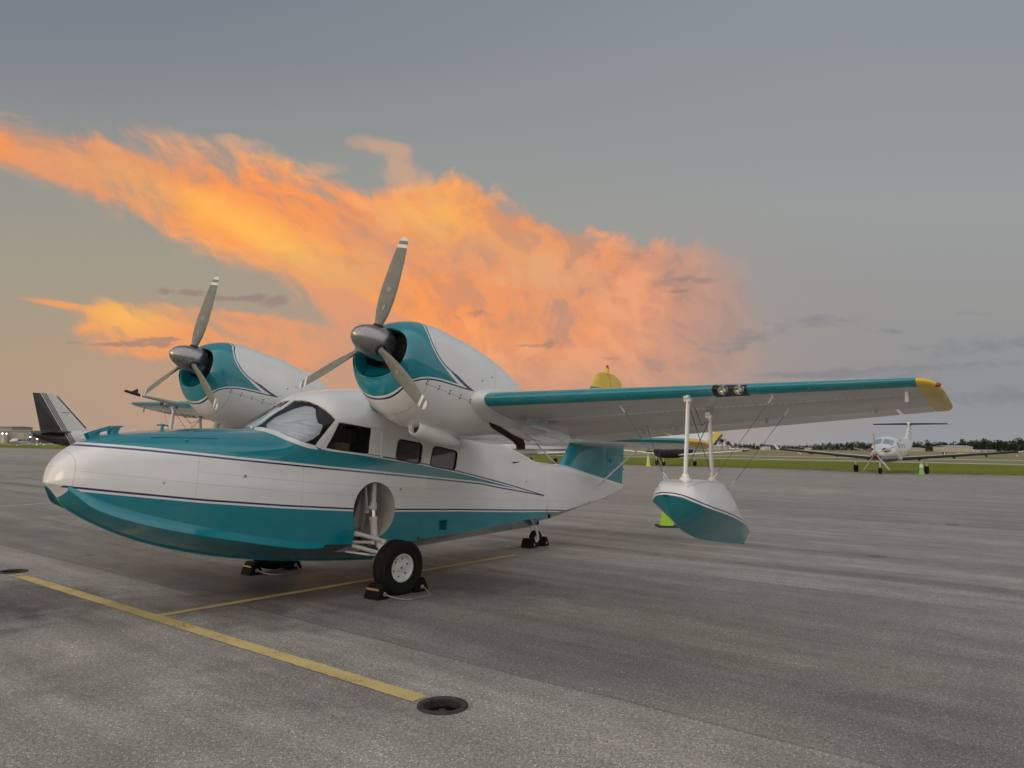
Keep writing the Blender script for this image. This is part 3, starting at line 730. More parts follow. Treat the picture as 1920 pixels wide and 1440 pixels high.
# band curves in the side view
U2 = [(-3.75, 1.142), (-2.25, 1.205), (-1.8, 1.236), (-.45, 1.248), (.75, 1.254), (1.75, 1.263), (2.5, 1.277), (3.1, 1.277)]
U1 = [(-3.75, 1.128), (-2.2, 1.268), (-1.3, 1.352), (-.63, 1.402), (0., 1.425), (.6, 1.449), (.86, 1.455), (.92, 1.75), (1.0, 4.), (3.1, 4.)]
LO = [(-6.7, .96), (-3.9, .950), (-1.4, .918), (-.3, .887), (.3, .874), (1.22, .88), (2., .897), (2.68, .927), (3.0, .942), (3.1, .944)]
attr(hull, 'band_low', lambda c: c.z-interp(U2, c.x) if c.x > -3.75 else -1.)
attr(hull, 'band_top', lambda c: c.z-interp(U1, c.x) if c.x > -3.75 else 1.)
attr(hull, 'boot', lambda c: c.z-interp(LO, c.x))
attr(hull, 'xx', lambda c: c.x)
# smooth skin normals taken over from the uncut loft
for p in nm.polygons: p.use_smooth = True
norms = []
for p in nm.polygons:
    skin = p.material_index == 0
    for li in p.loop_indices:
        co_ = nm.vertices[nm.loops[li].vertex_index].co
        nrm = p.normal
        if skin:
            loc, n0, fi, d_ = BVH.find_nearest(co_)
            if d_ is not None and d_ < .004 and n0.dot(p.normal) > .6:
                # blend vertex normals of the loft face, kept on this side of hard chines and steps
                wsum = Vector(); 
                for vi in POLYS[fi]:
                    wgt = 1/(1e-4+(HV[vi]-co_).length)
                    vn = VN[vi]
                    if vn.dot(n0) > .93: wsum += vn*wgt
                nrm = wsum.normalized() if wsum.length > 1e-6 else n0
        norms.append(tuple(nrm))
nm.normals_split_custom_set(norms)

def both(mb, name, mats, parent=root, **k):
    a = mb.build(name, mats, parent, **k); b = mb.build(name, mats, parent, xf=MIR, **k); return a, b
# glass that mixes clear sight with a sky reflection
gt_, t, b = material('clear_pane'); gt_.node_tree.nodes.clear(); t = NT(gt_.node_tree)
fr = t.node('ShaderNodeFresnel'); fr.inputs[0].default_value = 1.45
tr = t.node('ShaderNodeBsdfTransparent'); tr.inputs[0].default_value = (.94, .95, .95, 1)
gl = t.node('ShaderNodeBsdfGlossy'); gl.inputs['Roughness'].default_value = .03
mxg = t.node('ShaderNodeMixShader'); L2 = gt_.node_tree.links
L2.new(fr.outputs[0], mxg.inputs[0]); L2.new(tr.outputs[0], mxg.inputs[1]); L2.new(gl.outputs[0], mxg.inputs[2])
oo = t.node('ShaderNodeOutputMaterial'); L2.new(mxg.outputs[0], oo.inputs[0])

gasket = simple('rubber_gasket', (.02, .02, .02), .6)
def pane(poly, name, mat, step=6, off=-.006, parent=root, mirror=True):
    v, f = pane_points(poly, step, off); mb = MB(); mb.add(v, f)
    return both(mb, name, mat, parent, sharp=80) if mirror else (mb.build(name, mat, parent, sharp=80),)
ws_p = pane(dens_poly(WS, 2), 'windscreen_pane', gt_)
SH = [(496, 792.5), (499, 786.5), (512, 778), (533, 768.5), (552, 760.5), (570, 756), (584, 758), (590, 762), (592, 773), (595.5, 785), (598.5, 790), (607, 793.5), (605.5, 803), (601, 812), (592, 820), (580, 825.5), (565, 826.8), (545, 819), (522, 810), (505, 803.5)]
for o, p in zip(pane(dens_poly(SH, 2), 'sunshade', shade, 4, -.035), ws_p): o.parent = p
pane(SIDEW, 'side_window_pane', gt_, 8)
for poly in (CAB1, CAB2):
    pp_ = pane(poly, 'cabin_window', smoke, 6, -.010)
    c = sum((Vector(q) for q in poly), Vector((0, 0)))/len(poly)
    y0_, y1_ = min(q[1] for q in poly), max(q[1] for q in poly)
    blind = [(c.x+(q[0]-c.x)*.93, max(c.y-(y1_-y0_)*.08, c.y+(q[1]-c.y)*.93)) for q in poly]
    loop = [hit(*q) for q in dens_poly(poly, 2)]; mb = MB(); mb.tube([p_+n_*.001 for p_, n_ in loop+loop[:2]], .007, 6, False)
    for o, p in zip(both(mb, 'window_gasket', gasket), pp_): o.parent = p
# black curtain inside the side window, hanging with a gap towards the far side
def curtain_piece(x0, x1, z0, z1, y):
    mb = MB(); nx_ = 24
    vs = []
    for i in range(nx_+1):
        x = x0+(x1-x0)*i/nx_
        for j in range(5): vs.append((x, y+.018*math.sin(i*1.9)+.006*math.sin(i*4.1+j), z0+(z1-z0)*j/4))
    mb.add(vs, [(i*5+j, (i+1)*5+j, (i+1)*5+j+1, i*5+j+1) for i in range(nx_) for j in range(4)])
    mb.build('curtain', curtain, root)
curtain_piece(.16, .56, 1.57, 1.85, .42); curtain_piece(.10, .40, 1.38, 1.85, .38)
sc_ = ony(646, 838, .50); mb = MB(); mb.box((sc_.x, .46, sc_.z-.02), (.13, .10, .13)); mb.build('far_window_view', green_view, root, False, bevel=.012)  # added olive box standing for the grass seen through the far window
# frames
def ribbon(upper, lower, name, mat, off=.006, mirror=True):
    mb = MB(); rows = []
    for (a, b_) in zip(upper, lower):
        pa, na = hit(*a); pb_, nb = hit(*b_)
        rows.append([pa-na*.02, pa+na*off, pb_+nb*off, pb_-nb*.02])
    mb.loft(rows, False); 
    return both(mb, name, mat, sharp=50) if mirror else mb.build(name, mat, root, sharp=50)
def poly_at(pl, k):
    L = [0.]
    for a, b_ in zip(pl, pl[1:]): L.append(L[-1]+math.dist(a, b_))
    out_ = []
    for i in range(k+1):
        s_ = L[-1]*i/k; j = max(q for q in range(len(L)-1) if L[q] <= s_+1e-9); u = (s_-L[j])/max(L[j+1]-L[j], 1e-9)
        out_.append((pl[j][0]+(pl[j+1][0]-pl[j][0])*u, pl[j][1]+(pl[j+1][1]-pl[j][1])*u))
    return out_
up = poly_at([(479, 802.0), (486, 801.8), (504.8, 803.9), (522.5, 810.4), (543.3, 819.5), (559, 825.7), (574.6, 831.5), (591.8, 836.1)], 26)
lo = poly_at([(476.5, 804.9), (494.4, 808.5), (512, 814.3), (533, 824.2), (553.8, 832.5), (574.6, 839.8), (595.5, 843.4)], 26)
ribbon(up, lo, 'windscreen_frame', white)
ribbon(poly_at([(591.0, 836), (610, 811.5), (628.8, 787)], 8), poly_at([(597.5, 841), (616, 815.5), (634.5, 790)], 8), 'windscreen_post', white, .010)
arch = [(551.7, 751.3), (564, 750.2), (579.8, 752.8), (595.4, 759), (611, 769), (622.5, 779.4), (629.5, 787)]
ribbon(poly_at([(x, y-1.6) for x, y in arch], 20), poly_at(arch, 20), 'windscreen_arch', white, .005)
mb = MB(); cp = [Vector((x, 0, smooth_interp(ZT, x)+.004)) for x in (1.22, 1.12, 1.02, .92, .82, .74)]
mb.loft([[p+Vector((0, s_*w_, h_)) for s_, w_, h_ in ((-1, .020, -.03), (-1, .017, .010), (1, .017, .010), (1, .020, -.03))] for p in cp], True, True, True)
mb.build('windscreen_divider', white, root)
# sliding window rail, hinge strip with screws, sill
ribbon(poly_at([(611, 842), (692, 852.2), (716, 857)], 14), poly_at([(610, 845), (692, 855.6), (716, 860)], 14), 'window_sill', white, .008)
ribbon(poly_at([(716.5, 806.5), (713, 858)], 8), poly_at([(720.5, 807), (717, 859)], 8), 'hinge_strip', white, .006)
ribbon(poly_at([(634, 789.3), (700, 800.5), (728, 806)], 14), poly_at([(634, 791), (700, 802.3), (728, 807.8)], 14), 'window_gutter', white, .006)
def screws(pts, name, r=.006, mat=black, fn=hit, parent=root, h=.003):
    mb = MB()
    for q in pts:
        p, n = fn(*q)
        if p is None: continue
        mb.lathe([(r, -.002), (r, h), (r*.6, h*1.5), (.0005, h*1.6)], p, n, 8)
    o = mb.build(name, mat, parent)
    if len(pts) > 1: o['kind'] = 'stuff'
    return o
screws([(718.6, 818), (717.5, 833), (716.4, 848), (656, 848.5), (672, 850.7), (687, 853)], 'screw_row')
# spray rails along the forward chines
def chine_pt(x, reg=0): return Vector((x, smooth_interp(YC, x), smooth_interp(ZC[reg], x)))
mb = MB(); rws = []
for x in span_(.66, 2.985, 46):
    p = chine_pt(x); q = chine_pt(x+.02); tn = (q-p).normalized(); k = min(1, (x-.66)/.06, (3.06-x)/.22)
    o_ = Vector((-tn.y*0, 1, 0)); o_ = (o_-tn*o_.dot(tn)).normalized()
    wr_ = interp([(.66, .042), (1.5, .052), (2.3, .078), (2.8, .095), (2.99, .070)], x)*k
    rws.append([p+Vector((0, 0, .05))-o_*.01, p+o_*wr_*.40+Vector((0, 0, .10*wr_)), p+o_*wr_*.75+Vector((0, 0, -.38*wr_)), p+o_*wr_+Vector((0, 0, -.72*wr_)), p+o_*(wr_-.006)+Vector((0, 0, -.72*wr_-.007)), p+o_*wr_*.5+Vector((0, 0, -.38*wr_-.008)), p-o_*.03+Vector((0, 0, -.018))])
mb.loft(rws, True, True, True); both(mb, 'spray_rail', teal, sharp=50)
mb = MB(); rws = []
for x in span_(-3.80, -.70, 40):
    p = chine_pt(x, 1); rws.append([p+Vector((0, -.01, .012)), p+Vector((0, .012, .004)), p+Vector((0, .012, -.006)), p+Vector((0, -.02, -.012))])
mb.loft(rws, True, True, True); both(mb, 'chine_strip', teal, sharp=50)
# keel strip
mb = MB(); mb.loft([[Vector((x, y, smooth_interp(ZK[0], x)+z)) for y, z in ((-.016, .012), (-.012, -.010), (.012, -.010), (.016, .012))] for x in span_(-.64, 2.96, 50)], True, True, True); mb.build('keel_strip', teal, root, sharp=50)
# nose fittings
def deck(x): return smooth_interp(ZT, x)
mb = MB()
xa, xb = 2.79, 2.58
for s_ in (-.045, .045):
    mb.extrude([(xa, s_-.006, deck(xa)-.02), (xa+.035, s_-.006, deck(xa)+.035), (xa-.02, s_-.006, deck(xa)+.062), (xa-.06, s_-.006, deck(xa-.06)+.045), (xa-.06, s_-.006, deck(xa-.06)-.02)], (0, .012, 0))
    mb.extrude([(xb+.05, s_-.006, deck(xb)-.02), (xb+.05, s_-.006, deck(xb)+.055), (xb-.055, s_-.006, deck(xb)+.072), (xb-.015, s_-.006, deck(xb)+.045), (xb+.0, s_-.006, deck(xb)-.02)], (0, .012, 0))
    mb.extrude([(xa-.03, s_-.006, deck(xa)+.042), (xb+.03, s_-.006, deck(xb)+.038), (xb+.03, s_-.006, deck(xb)+.062), (xa-.03, s_-.006, deck(xa)+.066)], (0, .012, 0))
mb.build('bow_fairlead', teal, root, False, bevel=.003)
mb = MB(); xc_ = 2.16; mb.lathe([(.022, -.02), (.014, .02), (.014, .035), (.022, .04), (.022, .05), (.008, .054)], (xc_, 0, deck(xc_)), (0, 0, 1), 12)
mb.tube([(xc_-.06, 0, deck(xc_)+.04), (xc_, 0, deck(xc_)+.044), (xc_+.05, 0, deck(xc_)+.036)], .007, 8); mb.build('mooring_cleat', teal, root)
ribbon(poly_at([(283, 819.6), (345, 820.2), (408, 821.2)], 16), poly_at([(283, 820.6), (345, 821.4), (408, 822.4)], 16), 'hatch_rail', teal, .006)
screws([(349, 826)], 'hatch_latch', .018, teal, h=.012)
for q in ((459.5, 892.5), (307, 905), (750.5, 917.5)):
    o = screws([q], 'static_port', .020 if q[0] != 307 else .012, gear_white, h=.004)
    s2 = screws([q], 'port_hole', .007 if q[0] != 307 else .004, black, h=.0085); s2.parent = o
p, n = hit(962, 867.5); mb = MB(); mb.tube([p-n*.01, p+n*.05, p+n*.07+Vector((-.05, 0, .01))], [.012, .008, .003], 8); mb.build('drain_mast', black, root)
p, n = hit(985.5, 905); mb = MB(); mb.tube([p-n*.01, p+n*.03+Vector((0, 0, .03))], [.008, .004], 8); mb.build('stub_antenna', gear_white, root)
p, n = hit(1033, 971); mb = MB(); mb.tube([p-n*.02, p+n*.015+Vector((0, 0, -.05))], [.018, .022], 8); mb.build('drain_plug', black, root)

# ------------------------------------------------------------------ nacelles (built in the thrust-line frame)
HUB = Vector((1.404, 1.622, 2.303)); PR = 1.0625
nZT = [(-1.5, 2.10), (-1.2, 2.25), (-.8, 2.46), (-.4, 2.585), (0, 2.645), (.35, 2.672), (.77, 2.672), (1.0, 2.645), (1.13, 2.605), (1.22, 2.56), (1.28, 2.51), (1.305, 2.475)]
nZB = [(-1.5, 2.0), (-1.0, 1.93), (-.5, 1.84), (0, 1.70), (.3, 1.65), (.65, 1.635), (.9, 1.66), (1.05, 1.705), (1.15, 1.765), (1.24, 1.85), (1.285, 1.92), (1.305, 1.965)]
nW = [(-1.5, .04), (-1.2, .13), (-.8, .26), (-.4, .36), (0, .42), (.4, .455), (1.0, .455), (1.12, .447), (1.22, .428), (1.28, .402), (1.305, .380)]
nZM = [(-1.5, 2.05), (-.5, 2.18), (.5, 2.17), (1.0, 2.20), (1.305, 2.24)]
NN = 56
def nring(x, sc=1., xx=None):
    zt, zb, w_, zm = smooth_interp(nZT, x), smooth_interp(nZB, x), smooth_interp(nW, x), smooth_interp(nZM, x)
    r_ = []
    for k in range(NN):
        a = 2*math.pi*k/NN; c, s_ = math.cos(a), math.sin(a); p = 2/2.25
        y = w_*abs(c)**p*(1 if c > 0 else -1); z = (zt-zm if s_ > 0 else zm-zb)*abs(s_)**p*(1 if s_ > 0 else -1)
        r_.append(Vector((x if xx is None else xx, y*sc, zm+z*sc)))
    return r_
FL = []
def flash_sd(c):
    x, z = c.x, c.z; best = 9.; 
    for (a, b_), (c_, d_) in zip(FL, FL[1:]):
        vx, vz = c_-a, d_-b_; u = max(0, min(1, ((x-a)*vx+(z-b_)*vz)/(vx*vx+vz*vz))); best = min(best, math.hypot(a+vx*u-x, b_+vz*u-z))
    poly = FL+[(3, 2.9), (3, 1.3)]; ins = False
    for i in range(len(poly)):
        (ax, az), (bx, bz) = poly[i], poly[i-1]
        if (az > z) != (bz > z) and x < (bx-ax)*(z-az)/(bz-az)+ax: ins = not ins
    return best if ins else -best
panelz = lambda x: 1.985-(x-.45)*.005
def airfoil(tk, cam_, n=20):
    up_, lo_ = [], []
    for i in range(n+1):
        u = (1-math.cos(math.pi*i/n))/2
        y = 5*tk*(.2969*math.sqrt(u)-.126*u-.3516*u*u+.2843*u**3-.1036*u**4)
        c_ = cam_*(2*.35*u-u*u)/.35**2 if u < .35 else cam_*((1-.7)+.7*u-u*u)/(.65**2)
        up_.append((u, c_+y)); lo_.append((u, c_-y))
    return up_, lo_
def nacelle(sgn):
    off = Vector((0, sgn*1.622, 0))
    xf4 = lambda mb: [off+Vector(v) for v in mb.v]
    nc = bpy.data.objects.new('nacelle', None)
    mb = MB()
    xs_ = span_(-1.5, 1.0, 62)+span_(1.0, 1.28, 14)[1:]+[1.295, 1.305]
    rr_ = [nring(x) for x in xs_]
    rr_ += [nring(1.305, .972, 1.313), nring(1.305, .945, 1.311), nring(1.305, .922, 1.295), nring(1.305, .905, 1.25), nring(1.305, .895, 1.12), nring(1.305, .89, .98)]
    mb.loft(rr_, True, True, False)
    nv = [off+Vector(v) for v in mb.v]
    vloc = list(mb.v)
    mb.v = [tuple(Q @ v) for v in nv]
    o = mb.build('nacelle', nac_mat, root, True, 60, fix=False)
    bv = BVHTree.FromPolygons([Vector(v) for v in nv], [tuple(f) for f in mb.f])
    if sgn > 0:
        def side(px, py):
            p, n, i, d = bv.ray_cast(EYET, tdir(px, py)); return (p.x, p.z)
        low = [side(*q) for q in ((707, 746.5), (725, 744.5), (741, 737), (752, 728), (763, 719.5), (776, 713), (792, 709.5), (805, 709.3), (818, 711), (834, 715), (850, 720), (870, 726.5))]
        upp = [side(*q) for q in ((868, 714), (850, 700.5), (838, 690), (828, 678), (820, 665), (813, 651), (808, 640), (804, 628), (800, 619.5))]
        tipx = side(889, 731.5)
        FL.extend([(low[0][0], 1.3), (low[0][0], low[0][1]-.02)]+low+[tipx]+upp+[(upp[-1][0]-.03, upp[-1][1]+.06), (upp[-1][0]-.06, 2.9)])
    vals = [flash_sd(Vector(v)) for v in vloc]
    inner0 = (len(xs_)+2)*NN
    for i in range(inner0-2*NN, len(vals)): vals[i] = .3
    a = o.data.attributes.new('flash', 'FLOAT', 'POINT'); a.data.foreach_set('value', vals)
    a = o.data.attributes.new('xx', 'FLOAT', 'POINT'); a.data.foreach_set('value', [v[0] if i < inner0 else .5 for i, v in enumerate(vloc)])
    a = o.data.attributes.new('panel', 'FLOAT', 'POINT'); a.data.foreach_set('value', [v[2]-panelz(v[0]) if i < inner0 else 1. for i, v in enumerate(vloc)])
    bm = bmesh.new(); bm.from_mesh(o.data); bmesh.ops.recalc_face_normals(bm, faces=bm.faces); bm.to_mesh(o.data); bm.free()
    def nhit(px, py):
        p, n, i, d = bv.ray_cast(EYET, tdir(px, py)); return (None, None) if p is None else (Q @ p, Q @ n)
    T = lambda p: Q @ (off+Vector(p))
    # engine behind the inlet: dark crankcase, cylinder barrels with fins, ducts
    mb = MB(); mb.loft([[T((v.x, v.y, max(v.z, 2.13))) for v in nring(1.305, .90, 1.10)], [T((1.10, 0, 2.26))]*NN]); mb.build('inlet_bulkhead', black, root)
    mb = MB(); rw = []
    for x_, z_ in ((1.285, 1.998), (1.25, 2.012), (1.18, 2.06), (1.11, 2.135)):
        wv_ = .30 if x_ > 1.2 else .32
        rw.append([T((x_, wv_*u_, z_+.045*abs(u_)**3)) for u_ in [i/10-1 for i in range(21)]])
    mb.loft(rw, False); mb.build('chin_ramp', teal, root)
    mb = MB(); mb.lathe([(.165, -.30), (.17, -.12), (.13, -.02), (.10, .05)], T((1.28, 0, 2.303)), Q @ Vector((1, 0, 0)), 28)
    for k in range(3):
        for s_ in (-1, 1):
            for j in range(6):
                mb.lathe([(.068, 0), (.068, .010)], T((1.17-.0*k, s_*(.16+j*.022), 2.36-k*.085+.02*k)), Q @ Vector((0, s_, 0)), 14, cap=True)
    mb.tube([T((1.19, .10, 2.42)), T((1.2, .2, 2.44)), T((1.1, .28, 2.40))], .02, 8); mb.tube([T((1.19, -.10, 2.42)), T((1.2, -.2, 2.44)), T((1.1, -.28, 2.40))], .02, 8)
    mb.build('engine', black, root)
    mb = MB(); mb.box(T((1.20, .235, 2.395)), (.02, .012, .05)); mb.box(T((1.2, .27, 2.43)), (.02, .02, .012)); mb.build('engine_bracket', chrome, root)
    # spinner
    sp_ = [(.152, -.135), (.156, -.10), (.155, -.02), (.148, .05), (.132, .12), (.105, .185), (.07, .235), (.035, .262), (.0008, .272)]
    mb = MB(); mb.lathe(sp_, T((1.395, 0, 2.303)), Q @ Vector((1, 0, 0)), 48)
    spn = mb.build('spinner', gunmetal, root, True, 50)
    ph = .134 if sgn > 0 else .099
    for k in range(3):
        a = ph+k*2*math.pi/3
        rad = Vector((0, math.sin(a), math.cos(a))); tan = Vector((0, math.cos(a), -math.sin(a))); fwd = Vector((1, 0, 0))
        secs = []; rvals = []
        for r_, ch, tk, tw in ((.06, .072, 1., 60), (.12, .072, 1., 55), (.16, .074, .92, 50), (.21, .094, .55, 44), (.28, .125, .32, 38), (.38, .150, .20, 32), (.50, .162, .14, 27), (.62, .160, .11, 23.5), (.74, .150, .10, 20.5), (.85, .135, .09, 18.5), (.93, .120, .08, 17), (1.0, .104, .075, 16), (1.03, .090, .07, 16), (1.05, .066, .07, 16), (1.0605, .030, .07, 16)):
            tw_ = -R(tw); cdir = tan*math.cos(tw_)+fwd*math.sin(tw_); tdir_ = -tan*math.sin(tw_)+fwd*math.cos(tw_)
            sec = []
            for j in range(16):
                b_ = 2*math.pi*j/16
                sec.append(T(Vector((HUB.x, 0, HUB.z))+rad*r_+cdir*(math.cos(b_)*ch/2)+tdir_*(math.sin(b_)*ch*tk/2)))
            secs.append(sec); rvals += [r_/PR]*16
        mb = MB(); mb.loft(secs, True, True, True)
        bo = mb.build('propeller_blade', blade_mat, root, True, 50, fix=False)
        at_ = bo.data.attributes.new('radius', 'FLOAT', 'POINT'); at_.data.foreach_set('value', rvals)
        mb = MB(); mb.lathe([(.052, .10), (.052, .155), (.046, .165), (.040, .165)], T(Vector((HUB.x, 0, HUB.z))), Q @ rad, 20); cf_ = mb.build('blade_collar', black, root); cf_.parent = spn
        # maker's decal and data label on the blade face
        for rr0, rl, wd in ((.52, .05, .034), (.335, .035, .018)):
            tw_ = -R(27 if rr0 > .4 else 34); cdir = tan*math.cos(tw_)+fwd*math.sin(tw_); tdir_ = -tan*math.sin(tw_)+fwd*math.cos(tw_)
            th = .162*.14/2+.002 if rr0 > .4 else .14*.25/2+.003
            c0 = Vector((HUB.x, 0, HUB.z))+rad*rr0+tdir_*th
            mb = MB()
            if rr0 > .4:
                ring_o = [T(c0+rad*math.cos(q*math.pi/8)*rl/2+cdir*math.sin(q*math.pi/8)*wd/2) for q in range(16)]; ring_i = [T(c0+rad*math.cos(q*math.pi/8)*rl*.40+cdir*math.sin(q*math.pi/8)*wd*.36) for q in range(16)]
                mb.loft([ring_o, ring_i])
                mb.add([T(c0+rad*a_+cdir*b_) for a_, b_ in ((.012, -.008), (.012, -.003), (-.012, -.001), (-.012, -.006))], [(0, 1, 2, 3)]); mb.add([T(c0+rad*a_+cdir*b_) for a_, b_ in ((.012, .003), (.012, .008), (-.012, .010), (-.012, .005))], [(0, 1, 2, 3)])
            else:
                for q in range(3): mb.add([T(c0+rad*(a_-q*.016+.016)+cdir*b_) for a_, b_ in ((.005, -wd/2), (.005, wd/2), (-.005, wd/2), (-.005, -wd/2))], [(0, 1, 2, 3)])
            dc = mb.build('decal', decal, root, False); dc.parent = bo
    # scoop below, exhaust pipe behind
    s0 = Vector((.78, .11*sgn, 1.63))
    axq = Q @ Vector((-1, 0, -.02)).normalized()
    mb = MB(); mb.lathe([(.058, .05), (.062, .0), (.072, -.012), (.080, 0.), (.088, .08), (.092, .2), (.088, .36), (.072, .5), (.045, .62), (.004, .68)], T(s0), axq, 24); mb.build('air_scoop', white, root)
    mb = MB(); mb.lathe([(.0005, .06), (.058, .055)], T(s0), axq, 24); mb.build('scoop_throat', black, root)
    mb = MB(); mb.tube([T(p_) for p_ in ((.30, .30*1, 1.98), (.10, .31, 1.945), (-.46, .30, 1.872), (-.60, .30, 1.845), (-.68, .30, 1.80), (-.70, .30, 1.745))], [.045, .058, .058, .056, .052, .05], 14, False); mb.build('exhaust_pipe', rust, root)
    mb = MB(); mb.tube([T(p_) for p_ in ((.12, .36, 1.965), (-.45, .36, 1.90), (-.75, .355, 1.87))], [.03, .05, .03], 10); mb.build('heat_shield', white, root)
    return nhit
decal = simple('decal_cream', (.50, .46, .36), .6)
nhP = nacelle(1); nhS = nacelle(-1)
screws([(802, 714.5), (799.5, 719.5), (824.5, 724), (822.5, 729), (844.8, 732.5), (842.8, 738), (864, 741), (862.2, 746.8), (882, 749.3), (881, 755), (904.5, 714), (922.8, 707.5), (902, 774)], 'screw_row', .008, black, nhP)
screws([(433.5, 731.5), (431, 735.2), (453.3, 737.2), (450.8, 741.8), (473, 744), (471.5, 748), (493.3, 749.8), (491.2, 755.5), (514, 757), (513, 761.5), (539, 729), (555, 725.5)], 'screw_row', .008, black, nhS)

# ------------------------------------------------------------------ wing (thrust-line frame)
def wLE(y): return .36-.1024*(max(y, 1.9)-2.12)
def wTE(y): return -1.55+.186*(max(y, 2.6)-2.6)
def wZ(y): return 2.03+.047*(max(y, 1.0)-2.12)
def wsec(y, u0, u1, n=20, recess=False):
    le, te = wLE(y), wTE(y); ch = le-te; tk = .150-.007*y
    up_, lo_ = airfoil(tk, .022, n); z0 = wZ(y)
    def clip(pl):
        q = [(u, z) for u, z in pl if u0-1e-9 <= u <= u1+1e-9]
        def at_u(u_):
            for (a, b_), (c, d) in zip(pl, pl[1:]):
                if a <= u_ <= c: return b_+(d-b_)*(u_-a)/max(c-a, 1e-9)
            return pl[-1][1]
        if q[0][0] > u0+1e-6: q = [(u0, at_u(u0))]+q
        if q[-1][0] < u1-1e-6: q = q+[(u1, at_u(u1))]
        return q
    a, b_ = clip(up_), clip(lo_)
    pts = a[::-1]+(b_[1:] if u0 < 1e-6 else b_)
    return [Vector((le-u*ch, y, z0+z*ch)) for u, z in pts]
def wing(sgn):
    def xf(ps): return [Q @ Vector((p.x, p.y*sgn, p.z)) for p in ps]
    ys = [0, .5, 1.0, 1.5, 1.9]+span_(2.12, 4.43, 18)+[4.43, 4.44, 4.44, 4.58, 4.72, 4.72, 4.73]+span_(4.8, 5.93, 10)
    ring_, ca, sa, la = [], [], [], []
    mb = MB()
    for i, y in enumerate(ys):
        s_ = wsec(y, 0, .765)
        lo_i = ys.index(4.44); rec = (y == 4.44 and i == lo_i+1) or y == 4.58 or (y == 4.72 and i == ys.index(4.72))
        le = wLE(y); ch = le-wTE(y)
        for p in s_: ca.append((le-p.x)/ch); sa.append(y); la.append(le-p.x)
        if rec: s_ = [Vector((min(p.x, le-.11), p.y, p.z)) for p in s_]
        ring_.append(s_)
    n = len(ring_[0]); mb.loft([xf(r_) for r_ in ring_], True, True, True)
    for fi, f in enumerate(mb.f):
        if len(f) == 4 and all(ys.index(4.44) <= (i//n) <= ys.index(4.72)+1 for i in f):
            pts_ = [f_ % n for f_ in f]
            if all(la[i] < .085 for i in f): mb.m[fi] = 1
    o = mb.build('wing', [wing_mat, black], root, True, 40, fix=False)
    for nm_, vals in (('chord', ca), ('span', sa), ('lead', la)):
        a = o.data.attributes.new(nm_, 'FLOAT', 'POINT'); a.data.foreach_set('value', vals)
    bm = bmesh.new(); bm.from_mesh(o.data); bmesh.ops.recalc_face_normals(bm, faces=bm.faces); bm.to_mesh(o.data); bm.free()
    # landing lamps behind a clear cover
    for y in (4.515, 4.645):
        c = Vector((wLE(y)-.045, y*sgn, wZ(y)-.004)); axq = Q @ Vector((1, .05*sgn, 0)).normalized()
        mb = MB(); mb.lathe([(.0005, -.06), (.024, -.053), (.040, -.025), (.045, 0.)], Q @ c, axq, 24); lp = mb.build('landing_lamp', mirror, root)
        mb = MB(); mb.lathe([(.046, .0), (.032, .009), (.0005, .012)], Q @ c, axq, 24); ln = mb.build('lamp_lens', lensm, root); ln.parent = lp
        mb = MB(); mb.lathe([(.012, -.05), (.014, -.02), (.0005, -.012)], Q @ c, axq, 12); bl = mb.build('lamp_bulb', simple('bulb_glass', (.8, .76, .62), .2), root); bl.parent = lp
    mb = MB(); mb.loft([xf([p for p in wsec(y, 0, .09, 40)]) for y in (4.437, 4.51, 4.58, 4.65, 4.723)], False); mb.build('lamp_cover', gt_, root, True, 60)
    # tip
    mb = MB(); tr_ = []
    base = wsec(5.93, 0, 1.)
    cz = wZ(5.93)
    for y, dle, dte, th in ((5.93, 0, 0, 1.), (5.965, .012, .0, .95), (6.0, .045, .0, .84), (6.03, .10, .01, .66), (6.052, .17, .05, .46), (6.066, .25, .12, .24), (6.072, .34, .20, .05)):
        le, te = wLE(5.93)-dle, wTE(5.93)+dte
        tr_.append([Vector((le-(wLE(5.93)-p.x)/(wLE(5.93)-wTE(5.93))*(le-te), y, cz+(p.z-cz)*th+(y-5.93)*.05)) for p in base])
    mb.loft([xf(r_) for r_ in tr_], True, True, True); mb.build('wing_tip', yellow, root, True, 60)
    c = Q @ Vector((wLE(5.93)-.16, 6.045*sgn, wZ(5.93)+.006)); mb = MB(); mb.lathe([(.016, -.02), (.018, .0), (.016, .016), (.010, .026), (.0005, .030)], c, Q @ Vector((.35, sgn, .05)).normalized(), 16); mb.build('position_light', redlens, root)
    # flap, aileron, fixed outer trailing panel
    for nm_, y0, y1, dz_ in (('flap', 2.02, 3.36, 0), ('aileron', 3.385, 5.66, .3), ('trailing_panel', 5.685, 5.925, 0), ('inner_flap', .74, 1.98, 0)):
        mb = MB(); rs = []
        for y in span_(y0, y1, 10):
            s_ = wsec(y, .772, 1.)
            rs.append(s_)
        mb.loft([xf(r_) for r_ in rs], True, True, True); mb.build(nm_, white, root, True, 50)
    for y in (3.6, 4.55, 5.5, 2.3, 3.2):
        s_ = wsec(y, .70, .84); lo_p = s_[-1]; mid = s_[len(s_)//2]
        x_ = wLE(y)-.775*(wLE(y)-wTE(y)); zl = min(p.z for p in s_ if abs(p.x-x_) < .25)
        mb = MB(); mb.extrude([Q @ Vector(p) for p in ((x_+.07, (y-.008)*sgn, zl+.03), (x_-.07, (y-.008)*sgn, zl+.03), (x_-.05, (y-.008)*sgn, zl-.012), (x_, (y-.008)*sgn, zl-.022), (x_+.05, (y-.008)*sgn, zl-.006))], Q @ Vector((0, .016*sgn, 0))); mb.build('hinge_bracket', gear_white, root, False)
